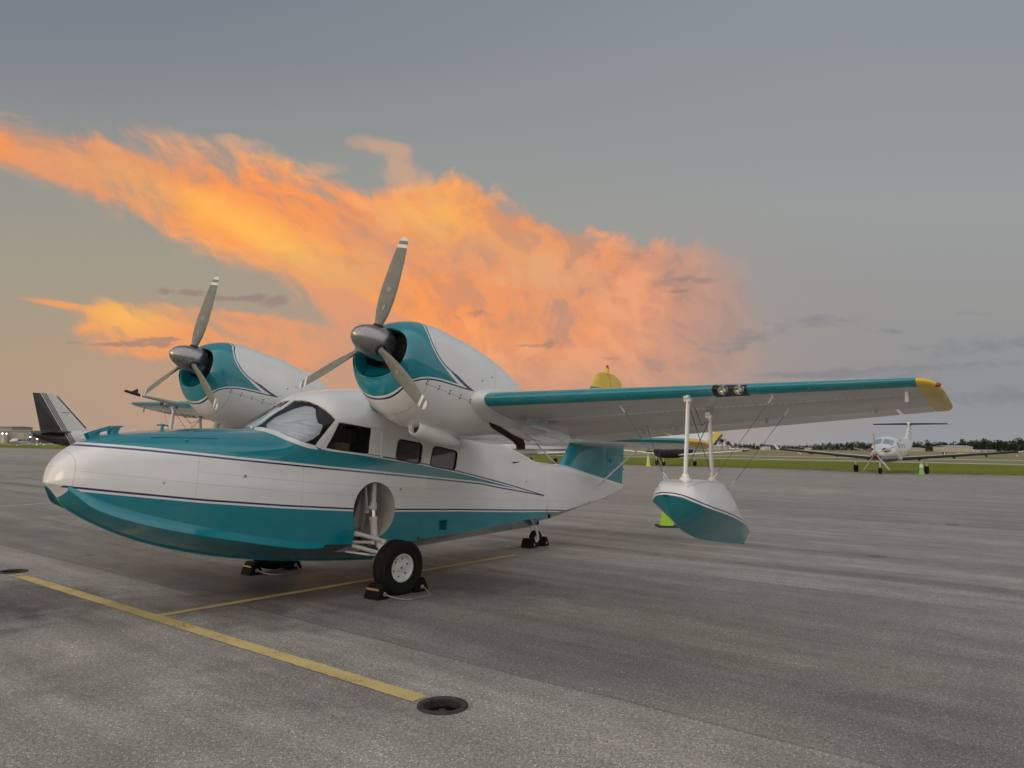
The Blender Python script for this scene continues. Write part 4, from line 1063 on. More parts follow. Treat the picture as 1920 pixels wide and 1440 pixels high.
    # root fairing where the leading edge runs into the nacelle
    for yy, ss_ in ((2.045, 1), ):
        mb = MB(); rs = []
        for y, gr in ((2.0, 1.55), (2.06, 1.32), (2.11, 1.14), (2.15, 1.045), (2.18, 1.006)):
            s_ = wsec(y, 0, .62); le = wLE(y); c_ = wZ(y)+.02
            rs.append([Vector((p.x+(gr-1)*.16*max(0, 1-(le-p.x)/.5), p.y, c_+(p.z-c_)*(1+(gr-1)*.9))) for p in s_])
        mb.loft([xf(r_) for r_ in rs], True, False, False); mb.build('root_fairing', white, root, True, 50)
    return o
wing(1); wing(-1)
def wing_under(px, py):
    """pixel -> point on the lower surface of the port wing (thrust-line frame)"""
    d = tdir(px, py); best = None
    for i in range(400):
        y = 1.9+4.0*i/400; tt = (y-EYET.y)/d.y; p = EYET+d*tt
        le, te = wLE(y), wTE(y); u = (le-p.x)/(le-te)
        if not 0 < u < 1: continue
        s_ = wsec(y, 0, 1.); lo_ = s_[len(s_)//2:]
        zl = min((abs(q.x-p.x), q.z) for q in lo_)[1]
        e_ = abs(p.z-zl)
        if best is None or e_ < best[0]: best = (e_, p)
    return best[1]

# ------------------------------------------------------------------ floats
FZK = [(-1.56, .838), (-1.09, .856), (-.54, .885), (-.16, .953), (.01, 1.025), (.11, 1.12), (.165, 1.20), (.185, 1.225)]
FZC = [(-1.56, .955), (-1.4, .985), (-1.0, 1.045), (-.5, 1.105), (-.1, 1.15), (.05, 1.185), (.13, 1.215), (.165, 1.225), (.185, 1.23)]
FYC = [(-1.56, .05), (-1.4, .10), (-1.0, .185), (-.5, .235), (-.15, .238), (.0, .205), (.09, .15), (.15, .085), (.185, .02)]
FYT = [(-1.56, .025), (-1.25, .05), (-.9, .10), (-.5, .14), (-.15, .15), (.0, .145), (.09, .11), (.15, .07), (.185, .018)]
FZT = [(-1.56, .965), (-1.4, 1.04), (-1.2, 1.17), (-1.0, 1.285), (-.85, 1.345), (-.7, 1.385), (-.5, 1.392), (-.15, 1.372), (.0, 1.345), (.08, 1.31), (.14, 1.265), (.185, 1.233)]
def make_float(sgn):
    mb = MB(); rs = []
    for x in span_(-1.56, -.15, 22)+span_(-.15, .185, 16)[1:]:
        zk, zc, yc, yt, zt = (smooth_interp(T_, x) for T_ in (FZK, FZC, FYC, FYT, FZT))
        zk = min(zk, zc-.002); zt = max(zt, zc+.002); yt = min(yt, yc*.96)
        half = [(yc*i/5, zk+(zc-zk)*i/5) for i in range(5)]
        for i in range(8): u = i/8; half.append((yc+(yt-yc)*u+.020*math.sin(math.pi*u)*min(1, yc/.2), zc+(zt-.02-zc)*u))
        for i in range(5): a = math.pi/2*i/4; half.append((yt*math.cos(a)**.55 if i < 4 else 0, zt-.02*min(1, (zt-zc)/.1)+.02*min(1, (zt-zc)/.1)*math.sin(a)))
        ring_ = [(y, z) for y, z in half]+[(-y, z) for y, z in half[-2:0:-1]]
        rs.append([Vector((x, sgn*4.23+y, z)) for y, z in ring_])
    mb.loft(rs, True, True, True)
    o = mb.build('wing_float', float_mat, root, True, 34)
    attr(o, 'boot', lambda c: c.z-(smooth_interp(FZC, c.x)+.030))
    mb = MB(); mb.tube([(x, sgn*4.23, smooth_interp(FZK, x)-.001) for x in span_(-1.56, .17, 24)], .006, 6); k = mb.build('keel_bead', teal, root); k.parent = o
    for q in (-1, 1):
        mb = MB(); mb.tube([(x, sgn*4.23+q*(smooth_interp(FYT, x)-.004), smooth_interp(FZT, x)-.012) for x in span_(-1.3, .06, 26)], .006, 6); k = mb.build('deck_bead', white, root); k.parent = o
    # struts, their feet and bracing wires
    for a, b_ in (((-.167, 4.226, 2.085), (-.167, 4.23, 1.36)), ((-.606, 4.236, 2.0), (-.735, 4.23, 1.375))):
        a = Vector((a[0], a[1]*sgn, a[2])); b_ = Vector((b_[0], b_[1]*sgn, b_[2]))
        mb = MB(); mb.tube([a, b_], .026, 16, True, 0, .62, (1, 0, 0)); s_ = mb.build('float_strut', white, root)
        mb = MB(); mb.lathe([(.055, 0), (.05, .012), (.032, .03), (.03, .05)], b_+Vector((0, 0, .008)), a-b_, 18); mb.build('strut_foot', white, root).parent = s_
        mb = MB(); mb.box(a-(a-b_).normalized()*.02, (.10, .045, .018)); mb.box(a-(a-b_).normalized()*.03+Vector((0, 0, -.01)), (.05, .06, .03)); mb.build('strut_fitting', gear_white, root).parent = s_
    wt = [(1165, 763), (1213, 800), (1450, 743), (1480, 767)]
    ft = [(-.18, 4.075, 1.352), (-.10, 4.08, 1.350), (-.36, 4.375, 1.372), (-.84, 4.345, 1.330)]
    for (px, py), f_ in zip(wt, ft):
        p = Q @ wing_under(px, py); p = Vector((p.x, p.y*sgn, p.z)); f_ = Vector((f_[0], f_[1]*sgn, f_[2])); d_ = (f_-p).normalized()
        mb = MB(); mb.tube([p, f_], .0022, 6); wr = mb.build('bracing_wire', cable, root)
        mb = MB(); mb.tube([p, p+d_*.07], [.009, .006], 8); mb.box(p+Vector((0, 0, .004)), (.05, .012, .016)); mb.build('wire_clevis', gear_white, root).parent = wr
        mb = MB(); mb.tube([f_, f_-d_*.10], [.011, .007], 8); mb.build('turnbuckle', gear_white, root).parent = wr
    for a, b_ in (((-.167, 4.226, 2.02), (-.70, 4.23, 1.46)), ((-.61, 4.236, 1.93), (-.17, 4.23, 1.44)), ((-.30, 4.235, 1.99), (-.46, 4.23, 1.86)), ((-.60, 4.235, 1.93), (-.46, 4.23, 1.86))):
        mb = MB(); mb.tube([Vector((a[0], a[1]*sgn, a[2])), Vector((b_[0], b_[1]*sgn, b_[2]))], .003, 6); mb.build('bracing_wire', cable, root)
make_float(1); make_float(-1)
# tie-down ring under the outer wing
for s_ in (1, -1):
    p = wing_under(1700, 733); p = Q @ Vector((p.x, p.y*s_, p.z)); mb = MB(); mb.tube([p+Vector((0, 0, .01)), p-Vector((0, 0, .085))], [.012, .015], 10); mb.build('tie_down_ring', gear_white, root)
# pitot boom ahead of the starboard wing
a = Vector((wLE(4.2)-.02, -4.2, wZ(4.2)+.01)); b_ = ony(262, 741, -4.2, True); c_ = ony(234, 732.5, -4.2, True)
mb = MB(); mb.tube([Q @ a, Q @ (a+(b_-a)*.5), Q @ b_], [.030, .024, .018], 12); bo = mb.build('pitot_boom', simple('boom_grey', (.33, .33, .33), .4), root)
mb = MB(); mb.tube([Q @ b_, Q @ (b_+(c_-b_)*.5), Q @ c_], [.022, .022, .018], 10); d_ = (c_-b_).normalized(); f0 = b_+(c_-b_)*.10
mb.extrude([Q @ (f0+Vector((0, -.004, 0))), Q @ (f0+d_*.13+Vector((0, -.004, .0))), Q @ (f0+d_*.03+Vector((0, -.004, .085)))], Q @ Vector((0, .008, 0))); mb.build('pitot_cover', dark_red, root).parent = bo

# ------------------------------------------------------------------ tail
fLE = [(1.52, -4.38), (1.70, -4.55), (1.9, -4.715), (2.117, -4.854), (3.178, -5.416), (3.374, -5.558), (3.425, -5.72), (3.443, -5.88)]
fTE = [(1.43, -6.67), (2.2, -6.668), (2.8, -6.62), (3.2, -6.5), (3.353, -6.42), (3.41, -6.30), (3.443, -6.15)]
def fin_sec(z, xa, xb, ca_, cb_, t0=.10, n=14):
    pts = []
    for i in range(n+1):
        u = i/n; x = xa+(xb-xa)*u; w_ = (ca_-x)/(ca_-cb_); y = 5*t0*(.2969*math.sqrt(max(w_, 0))-.126*w_-.3516*w_*w_+.2843*w_**3-.1036*w_**4)*(ca_-cb_)
        pts.append((x, max(y, .002)))
    return [Vector((x, y, z)) for x, y in pts]+[Vector((x, -y, z)) for x, y in pts[::-1]]
mt, t, b = material('fin_enamel')
zz = A(t, 'zz'); c = t.mix(t.gt(zz, 3.12), TEAL, YEL); paint_skin(t, b, c, .22); fin_mat = mt
zs_ = [1.45, 1.6, 1.7, 1.8, 1.9, 2.0, 2.117, 2.4, 2.7, 3.0, 3.178, 3.28, 3.35, 3.40, 3.43, 3.443]
mb = MB(); mb.loft([fin_sec(z, smooth_interp(fLE, z), -5.97, smooth_interp(fLE, z), smooth_interp(fTE, z), .10 if z < 3.3 else .06) for z in zs_], True, True, True); o = mb.build('fin', fin_mat, root, True, 60); attr(o, 'zz', lambda c: c.z)
mb = MB(); mb.loft([fin_sec(z, -5.985, smooth_interp(fTE, z), smooth_interp(fLE, z), smooth_interp(fTE, z), .10 if z < 3.3 else .06) for z in [1.478]+zs_[1:]], True, True, True); o = mb.build('rudder', fin_mat, root, True, 60); attr(o, 'zz', lambda c: c.z)
mb = MB()
for z in (1.75, 2.0, 2.6): mb.box((-6.63, .012, z), (.16, .02, .012))
mb.extrude([(-6.05, .045, 1.90), (-6.15, .045, 1.90), (-6.10, .045, 1.83)], (0, .03, 0)); mb.tube([(-5.9, .06, 1.87), (-6.1, .07, 1.87)], .01, 6); mb.build('rudder_horn', simple('horn_teal', TEAL[:3], .4), root)
mb = MB(); mb.lathe([(.035, -.05), (.035, .04), (.042, .045), (.042, .055), (.02, .06)], (-5.91, 0, 3.475), (0, 0, 1), 16); bc = mb.build('beacon_mount', yellow, root)
mb = MB(); mb.lathe([(.026, .0), (.026, .03), (.014, .05), (.0005, .054)], (-5.91, 0, 3.535), (0, 0, 1), 14); mb.build('beacon_lens', redlens, root).parent = bc
def sLE(y): return -4.60-.30*y-(.0 if y < 1.75 else (y-1.75)**2*2.6)
def sZ(y): return 2.125+.022*y
def stab(sgn):
    mb = MB(); rs = []; ld = []; sa = []
    for y in span_(.0, 1.75, 12)+[1.82, 1.88, 1.94, 2.0, 2.04, 2.065, 2.078]:
        le = sLE(y); th = .10*max(.05, min(1, (2.08-y)/.18)**.5)
        up_, lo_ = airfoil(th, 0., 14); ch = 1.9
        pts = [(u, z) for u, z in up_ if le-u*ch > -5.955][::-1]+[(u, z) for u, z in lo_ if le-u*ch > -5.955][1:]
        N2 = 21
        # resample to a fixed count
        pl = [(u, z) for u, z in pts]; L = [0.]
        for p_, q_ in zip(pl, pl[1:]): L.append(L[-1]+math.dist(p_, q_))
        res = []
        for i in range(N2):
            s_ = L[-1]*i/(N2-1); j = max(q for q in range(len(L)-1) if L[q] <= s_+1e-12); k = (s_-L[j])/max(L[j+1]-L[j], 1e-9)
            res.append((pl[j][0]+(pl[j+1][0]-pl[j][0])*k, pl[j][1]+(pl[j+1][1]-pl[j][1])*k))
        rs.append([Vector((le-u*ch, y*sgn, sZ(y)+z*ch*.85)) for u, z in res]); ld += [u*ch for u, z in res]; sa += [y]*N2
    mb.loft(rs, True, True, True); o = mb.build('stabilizer', stab_mat, root, True, 50, fix=False)
    for nm_, v_ in (('lead', ld), ('span', sa)): a = o.data.attributes.new(nm_, 'FLOAT', 'POINT'); a.data.foreach_set('value', v_)
    bm = bmesh.new(); bm.from_mesh(o.data); bmesh.ops.recalc_face_normals(bm, faces=bm.faces); bm.to_mesh(o.data); bm.free()
    dfl = R(33); mb = MB(); rs = []; sa = []
    for y in [.10]+span_(.2, 1.85, 10)+[1.93, 2.0, 2.05, 2.075]:
        c_ = .54 if y < 1.9 else .54-(y-1.9)**2*6; th = .050*max(.25, min(1, (2.09-y)/.15))
        pf = [(0., .0), (.02, th*.8), (.08, th), (.3, th*.55), (c_, .004), (c_, -.004), (.3, -th*.55), (.08, -th), (.02, -th*.8)]
        rs.append([Vector((-5.975-x*math.cos(dfl)-z*math.sin(dfl)*0, y*sgn, sZ(y)+x*math.sin(dfl)+z)) for x, z in pf]); sa += [y]*len(pf)
    mb.loft(rs, True, True, True); o = mb.build('elevator', stab_mat, root, True, 50, fix=False)
    for nm_, v_ in (('lead', [1.]*len(sa)), ('span', sa)): a = o.data.attributes.new(nm_, 'FLOAT', 'POINT'); a.data.foreach_set('value', v_)
    bm = bmesh.new(); bm.from_mesh(o.data); bmesh.ops.recalc_face_normals(bm, faces=bm.faces); bm.to_mesh(o.data); bm.free()
    mb = MB(); mb.tube([(-5.47, .20*sgn, 1.385), (-5.33, 1.10*sgn, 2.10)], .022, 12, True, 0, .55, (1, 0, 0)); mb.build('tail_strut', white, root)
mt, t, b = material('tailplane_enamel')
le, sp = A(t, 'lead'), A(t, 'span'); c = t.mix(t.lt(le, .07), WHITE, TEAL); c = t.mix(t.gt(sp, 1.90), c, YEL); c = t.mix(t.mul(t.gt(sp, 2.035), t.gt(le, .6)), c, (.02, .022, .03, 1)); paint_skin(t, b, c, .25); stab_mat = mt
stab(1); stab(-1)

# ------------------------------------------------------------------ undercarriage
def wheel(c, r, wd, rim_r, axis, nm_='wheel'):
    w_ = bpy.data.objects.new(nm_, None); w_.empty_display_size = .1; col.objects.link(w_); w_.parent = root
    c = Vector(c); ax = Vector(axis).normalized()
    prof = []
    h = wd/2
    pf = [(rim_r*1.0, -h*.62), (rim_r*1.12, -h*.80), (r*.80, -h*.97), (r*.90, -h*.93), (r*.965, -h*.80)]
    gr = []
    ng = 4
    for i in range(ng):
        g = -h*.60+i*h*1.2/(ng-1); gr += [(r*(.992-.012*(abs(g)/h)**2), g-.013*r/.28), (r*.966, g-.006*r/.28), (r*.966, g+.006*r/.28), (r*(.995-.012*(abs(g)/h)**2), g+.013*r/.28)]
    pf = pf+[(r*.982, -h*.72)]+gr+[(r*.982, h*.72)]+[(a, -b_) for a, b_ in pf[::-1]]
    mb = MB(); mb.lathe(pf, c, ax, 64); t_ = mb.build('tyre', rubber, w_, True, 30)
    mb = MB(); mb.lathe([(rim_r*1.02, h*.60), (rim_r*1.04, h*.74), (rim_r*.97, h*.76), (rim_r*.90, h*.62), (rim_r*.84, h*.40), (rim_r*.45, h*.34), (rim_r*.30, h*.38), (rim_r*.28, h*.52), (rim_r*.16, h*.55), (.0005, h*.55)], c, ax, 48)
    mb.lathe([(rim_r*1.02, -h*.60), (rim_r*1.03, -h*.72), (rim_r*.93, -h*.7), (rim_r*.85, -h*.4), (.0005, -h*.4)], c, ax, 40); ri = mb.build('rim', gear_white, w_, True, 35)
    u = Vector((1, 0, 0)); u = (u-ax*u.dot(ax)).normalized(); v = ax.cross(u)
    mb = MB()
    for k in range(6):
        a = k*math.pi/3+.4; mb.lathe([(rim_r*.07, h*.33), (rim_r*.07, h*.42), (rim_r*.03, h*.44)], c+(u*math.cos(a)+v*math.sin(a))*rim_r*.66, ax, 8)
    mb.lathe([(rim_r*.09, h*.55), (rim_r*.07, h*.60), (.0005, h*.61)], c, ax, 12); mb.build('hub_bolts', iron, w_).parent = ri
    ri.parent = w_
    mb = MB(); a = -.75; q = c+(u*math.cos(a)-v*math.sin(a)*-1)*rim_r*.98+ax*h*.6; mb.tube([q, q+ax*.03], .006, 6); mb.build('valve', chrome, w_)
    return w_
def main_gear(sgn):
    WC = Vector((-.012, 1.10*sgn, .296)); ax = Vector((.06, sgn, -.03*sgn*sgn)).normalized()
    wheel(WC, .283, .20, .142, ax)
    Y_ = lambda x, y, z: Vector((x, y*sgn, z))
    top, mid, low = Y_(-.015, .60, 1.15), Y_(-.02, .62, .855), Y_(-.035, .66, .56)
    mb = MB(); mb.tube([top, mid], .030, 16); mb.lathe([(.038, 0), (.042, .02), (.042, .07), (.036, .085)], mid, top-mid, 16); mb.box(mid+Vector((.03, 0, .03)), (.08, .03, .03)); leg = mb.build('oleo_leg', gear_white, root)
    mb = MB(); mb.tube([mid, mid+(low-mid)*.30], .027, 16); mb.build('oleo_piston', chrome, root).parent = leg
    mb = MB(); mb.tube([mid+(low-mid)*.24, low], [.043, .041], 18); mb.lathe([(.048, 0), (.048, .03)], mid+(low-mid)*.24, low-mid, 18); mb.build('oleo_sleeve', gear_white, root).parent = leg
    # fork to the axle, V-links to the hull
    mb = MB(); mb.tube([low, Y_(-.05, .74, .50), Y_(-.03, .88, .40), Y_(-.012, .95, .30)], [.042, .045, .045, .035], 14); mb.tube([Y_(-.012, .93, .298), Y_(-.012, 1.08, .296)], .026, 12); mb.build('axle_fork', gear_white, root)
    for a, b_, r_ in ((Y_(.26, .66, .615), Y_(-.055, .80, .535), .022), (Y_(.24, .62, .51), Y_(.03, .72, .515), .018), (Y_(.25, .64, .475), Y_(.0, .82, .41), .022), (Y_(-.055, .80, .535), Y_(-.10, .82, .46), .026)):
        mb = MB(); mb.tube([a, b_], r_, 10); mb.lathe([(r_*1.5, -.02), (r_*1.5, .02)], b_, (0, 0, 1), 10); mb.build('drag_link', gear_white, root)
    mb = MB(); mb.tube([Y_(.22, .60, .64), Y_(.15, .60, .55), Y_(.10, .62, .48)], .007, 6); mb.tube([Y_(.18, .58, .65), Y_(.08, .60, .50), Y_(.02, .64, .47)], .007, 6); mb.tube([Y_(.20, .55, 1.0), Y_(.19, .5, .8), Y_(.2, .52, .62)], .006, 6); mb.build('brake_hose', black, root)
    mb = MB(); mb.tube([Y_(.03, .52, 1.10), Y_(.015, .56, .86)], .012, 8); mb.box(Y_(.02, .57, .84), (.03, .03, .04)); mb.build('lock_rod', gear_white, root)
    for x_, w_ in ((-.12, .018), (.10, .014), (-.22, .012)):
        mb = MB(); mb.box(Y_(x_, .335, .86), (w_, .07, .52)); mb.build('bay_rib', bay, root, False, bevel=.004)
    mb = MB(); mb.tube([Y_(-.20, .40, .70), Y_(-.16, .42, .9), Y_(-.10, .40, 1.08)], .008, 6); mb.build('hydraulic_line', chrome, root)
    mb = MB(); mb.box(Y_(.20, .52, 1.02), (.07, .02, .035)); mb.build('safety_flag', redtag, root)
    # sloping inner wall and floor lip of the bay
    mb = MB(); mb.add([Y_(.31, .66, .62), Y_(.18, .66, 1.12), Y_(.05, .36, 1.12), Y_(.16, .36, .60)], [(0, 1, 2, 3)]); mb.build('bay_web', bay, root, False)
    mb = MB(); mb.add([Y_(.31, .70, .60), Y_(-.05, .68, .56), Y_(-.05, .36, .56), Y_(.31, .36, .60), Y_(.31, .70, .585), Y_(-.05, .68, .545), Y_(-.05, .36, .545), Y_(.31, .36, .585)], [(0, 1, 2, 3), (7, 6, 5, 4), (0, 4, 5, 1), (1, 5, 6, 2), (2, 6, 7, 3), (3, 7, 4, 0)]); mb.build('bay_floor', bay, root, False)
    mb = MB(); mb.extrude([Y_(.30, .60, .40), Y_(.02, .66, .375), Y_(-.02, .80, .37), Y_(.12, .78, .38)], (0, 0, .02)); mb.build('gear_door', gear_white, root, False, bevel=.004)
main_gear(1); main_gear(-1)
# tail wheel
TWc = Vector((-4.02, 0, .358+.125)); wheel(TWc, .128, .075, .055, (0.05, 1, 0), 'tail_wheel')
mb = MB()
for s_ in (-1, 1): mb.tube([(-3.90, s_*.02, .72), (-3.93, s_*.052, .66), (-3.98, s_*.055, .58), (-4.02, s_*.055, .483)], [.022, .022, .020, .018], 10, True, 0, .5)
mb.lathe([(.045, 0), (.04, .06), (.05, .08)], (-3.90, 0, .67), (.1, 0, 1), 14); mb.build('tail_fork', gear_white, root)
mb = MB(); mb.box((-3.88, 0, .73), (.22, .14, .06)); mb.build('fork_well', black, root, False)
# ------------------------------------------------------------------ wheel chocks
strip_mat = simple('reflective_strip', (.52, .30, .12), .45, 0, 0, .3, 30.)
rope_mat = simple('grey_rope', (.22, .205, .18), .85, 0, 0, .2, 30.)
eye_mat = simple('zinc_eye', (.5, .5, .48), .4, .7)
def chock_mesh(L=.20, H=.145, B=.18):
    """ribbed rubber wedge: long side along y, tyre face towards -x"""
    mb = MB(); prof = [(-B*.52, 0), (-B*.34, H*.55), (-B*.16, H), (B*.16, H), (B*.22, H*.86), (B*.27, H*.84), (B*.33, H*.62), (B*.38, H*.60), (B*.44, H*.36), (B*.48, H*.33), (B*.52, H*.02), (B*.5, 0)]
    rings = []
    for y, s_ in ((-L/2, .93), (-L/2+.012, 1.), (L/2-.012, 1.), (L/2, .93)): rings.append([Vector((x*s_, y, z*s_+(1-s_)*0)) for x, z in prof])
    mb.loft(rings, True, True, True); return mb
CH = chock_mesh()
def chock(pos, ang, label, mark=False, scale=1., grp=None):
    m4 = Matrix.Translation(Vector((pos.x, pos.y, .002))) @ Matrix.Rotation(ang, 4, 'Z') @ Matrix.Diagonal((scale, scale, scale, 1))
    e = empty('wheel_chock', label, 'chock', grp, m4)
    CH.build('wedge', blackrub, e, True, 30)
    if mark:
        mb = MB(); mb.add([(.0415, -.10, .0885), (.0415, .10, .0885), (.0525, .10, .0800), (.0525, -.10, .0800)], [(0, 1, 2, 3)])
        mb = MB(); mb.box((.066, 0, .092), (.005, .165, .034), rot3('Y', R(28))); mb.build('reflective_strip', strip_mat, e, False)
    for y in (-.102, .102):
        mb = MB(); mb.lathe([(.020, 0), (.020, .006), (.010, .007), (.009, .002)], (0, y, .05), (0, 1 if y > 0 else -1, 0), 14); mb.build('rope_eye', eye_mat, e)
    return e
def W(p): return ORG + MH @ Vector(p)
fwdw = (MH @ Vector((1, 0, 0))); af = math.atan2(fwdw.y, fwdw.x)       # heading of the airplane on the ground
for sgn, nm_, mk in ((1, 'port', True), (-1, 'starboard', True)):
    c = W((-.012, 1.10*sgn, .29)); 
    f_ = Vector((math.cos(af), math.sin(af), 0)); l_ = Vector((-f_.y, f_.x, 0))
    pf_ = Vector((c.x, c.y, 0))+f_*.285; pr_ = Vector((c.x, c.y, 0))-f_*.275
    tire = 'rim-side main tyre' if sgn > 0 else 'main tyre hidden under the hull'
    cf_ = chock(pf_, af+(.05 if sgn > 0 else -.03), 'black rubber chock with orange reflective strip against the front of the '+('white-rimmed' if sgn > 0 else 'far')+' main tyre', True, 1., 'rubber chocks at the wheels of the flying boat')
    cr_ = chock(pr_, af+math.pi-.12, 'plain black rubber chock behind the '+('white-rimmed' if sgn > 0 else 'far')+' main tyre', False, 1., 'rubber chocks at the wheels of the flying boat')
    a = pf_+l_*.115; b_ = pr_+l_*.115
    mb = MB(); pts = []
    for i in range(25):
        u = i/24; q = a.lerp(b_, u)+l_*(.27*math.sin(math.pi*u)+.05*math.sin(3*math.pi*u)); pts.append((q.x, q.y, .011+.04*(abs(u-.5)*2)**6))
    mb.tube(pts, .0075, 8); o = mb.build('chock_rope', rope_mat)
    tag(o, 'slack grey rope tying the two chocks of the '+('white-rimmed' if sgn > 0 else 'far')+' main wheel', 'rope', 'ropes tying the chocks')
c = W((-4.02, 0, .45)); f_ = Vector((math.cos(af), math.sin(af), 0)); l_ = Vector((-f_.y, f_.x, 0))
chock(Vector((c.x, c.y, 0))+f_*.17, af+.15, 'black rubber chock in front of the small tail wheel', False, .95, 'rubber chocks at the wheels of the flying boat')
chock(Vector((c.x, c.y, 0))-f_*.16, af+math.pi+.1, 'black rubber chock with orange strip behind the small tail wheel', True, .95, 'rubber chocks at the wheels of the flying boat')
mb = MB(); q0 = Vector((c.x, c.y, 0))+f_*.17-l_*.16; pts = [(q0+Vector((math.cos(i*.42), math.sin(i*.42), 0))*.11-Vector((.11, 0, 0))) for i in range(13)]
mb.tube([(p.x, p.y, .010) for p in pts], .006, 6); tag(mb.build('chock_rope', simple('pale_rope', (.42, .40, .36), .85)), 'short pale loop of rope lying by the tail wheel chock', 'rope', 'ropes tying the chocks')

# ------------------------------------------------------------------ traffic cones
lime = simple('lime_plastic', (.34, .62, .03), .5, 0, 0, .1, 8.); reflw = simple('cone_collar', (.55, .60, .52), .5); base_blk = simple('cone_base', (.015, .015, .015), .7)
dullg = simple('faded_green_plastic', (.22, .34, .10), .55); yellg = simple('yellow_green_plastic', (.50, .56, .06), .5)
def cone(pos, h, mat, label, base_mat, band=True):
    e = empty('traffic_cone', label, 'cone', 'cones by the parked airplanes', Matrix.Translation(pos))
    mb = MB(); b0 = h*.28; mb.box((0, 0, .015), (b0*2, b0*2, .03)); mb.build('base', base_mat, e, False, bevel=.008)
    mb = MB(); mb.lathe([(h*.20, .03), (h*.19, .05), (h*.035, h*.97), (h*.03, h), (.001, h)], n=24); mb.build('body', mat, e)
    if band:
        mb = MB(); mb.lathe([(h*.082+.004, h*.72), (h*.082+.006, h*.721), (h*.118+.006, h*.50), (h*.118+.004, h*.499)][::-1], n=24); mb.build('collar', reflw, e)
cone(ground(1252, 988.5)+Vector((0, .1, 0)), .72, lime, 'lime green cone on a black base half hidden behind the wing float', base_blk)
cone(ground(1728, 891.5), .95, dullg, 'green and white cone beside the main wheel of the white turboprop', dullg)
cone(ground(1215.5, 874.5), .95, yellg, 'yellow-green cone near the nose of the airplane under a black cover', yellg)

# ------------------------------------------------------------------ other parked airplanes
gwhite = simple('airplane_white', (.66, .66, .65), .35, 0, .3, .08, 2.)
gdark = simple('deice_boot_black', (.012, .012, .014), .6)
gnavy = simple('belly_navy', (.020, .022, .035), .4, 0, .2)
ggrey = simple('airplane_grey', (.32, .32, .31), .4, 0, .2)
gglass = simple('cockpit_glass', (.20, .27, .29), .12, 0, .6)
gred = simple('inlet_plug_red', (.12, .012, .010), .7)
covr = simple('black_canvas', (.012, .0125, .014), .62, 0, 0, .3, 1.5, 1., 3.)
def fus_ring(x, w_, zb, zt, n=28, p=2.2):
    zm = zb+(zt-zb)*.46; out_ = []
    for k in range(n):
        a = 2*math.pi*k/n; c_, s_ = math.cos(a), math.sin(a)
        out_.append(Vector((x, w_*abs(c_)**(2/p)*(1 if c_ > 0 else -1), zm+((zt-zm) if s_ > 0 else (zm-zb))*abs(s_)**(2/p)*(1 if s_ > 0 else -1))))
    return out_
def fuselage(tab, n=40):
    xs_ = [t_[0] for t_ in tab]; mb = MB()
    mb.loft([fus_ring(x, *(smooth_interp([(t_[0], t_[k]) for t_ in tab], x) for k in (1, 2, 3))) for x in span_(xs_[0], xs_[-1], n)], True, True, True); return mb
def lift(y0, y1, le0, le1, ch0, ch1, z0, z1, sgn=1, tk=.13, n=12):
    mb = MB(); rs = []
    for i in range(n+1):
        u = i/n; y = y0+(y1-y0)*u; le = le0+(le1-le0)*u; ch = ch0+(ch1-ch0)*u; z = z0+(z1-z0)*u
        a, b_ = airfoil(tk*(1 if i < n else .4), .015, 10); rs.append([Vector((le-q*ch, y*sgn, z+w_*ch)) for q, w_ in a[::-1]+b_[1:]])
    mb.loft(rs, True, True, True); return mb
def lift_boot(y0, y1, le0, le1, z0, z1, sgn, th):
    mb = MB(); mb.tube([(le0-th*.35, y0*sgn, z0), (le1-th*.25, y1*sgn, z1)], [th, th*.62], 10, True, 0, 1.); return mb
def vfin(z0, z1, le0, le1, ch0, ch1, th=.12, n=6, y=0.):
    mb = MB(); rs = []
    for i in range(n+1):
        u = i/n; z = z0+(z1-z0)*u; le = le0+(le1-le0)*u; ch = ch0+(ch1-ch0)*u
        a, b_ = airfoil(th, 0, 8); rs.append([Vector((le-q*ch, y+w_*ch, z)) for q, w_ in a[::-1]+b_[1:]])
    mb.loft(rs, True, True, True); return mb
def gear(par, x, y, ztop, r, wd, fork=True):
    mb = MB(); mb.tube([(x, y, ztop), (x, y, r+.12), (x-.08, y, r)], [.05, .045, .04], 10); mb.box((x+.07, y+.06, ztop*.6), (.06, .03, ztop*.45)); mb.build('gear_leg', gear_white, par)
    mb = MB(); mb.lathe([(r*.5, -wd*.5), (r*.86, -wd*.5), (r, -wd*.3), (r, wd*.3), (r*.86, wd*.5), (r*.5, wd*.5)], (x-.08, y, r), (0, 1, 0), 24); mb.lathe([(r*.5, -wd*.4), (.001, -wd*.35)], (x-.08, y, r), (0, 1, 0), 16); mb.lathe([(r*.5, wd*.4), (.001, wd*.35)], (x-.08, y, r), (0, 1, 0), 16); mb.build('wheel', rubber, par)
def prop(par, x, z, rad, nb, ph, mat):
    for k in range(nb):
        a = ph+k*2*math.pi/nb; d_ = Vector((0, math.sin(a), math.cos(a))); t_ = Vector((0, math.cos(a), -math.sin(a)))
        mb = MB(); rs = []
        for r_, c_, tw in ((.1, .08, 60), (.3, .11, 50), (.6, .13, 40), (.85, .12, 34), (1., .06, 30)):
            q = t_*math.cos(R(tw))+Vector((1, 0, 0))*math.sin(R(tw)); w_ = Vector((1, 0, 0))*math.cos(R(tw))-t_*math.sin(R(tw)); c0 = Vector((x, 0, z))+d_*r_*rad
            rs.append([c0+q*c_/2, c0+w_*.018, c0-q*c_/2, c0-w_*.018])
        mb.loft(rs, True, True, True); mb.build('propeller_blade', mat, par)
def plane_root(name, label, pos, head):
    a = math.atan2(head[1], head[0]); return empty(name, label, 'airplane', None, Matrix.Translation(Vector((pos[0], pos[1], .0))) @ Matrix.Rotation(a, 4, 'Z'))
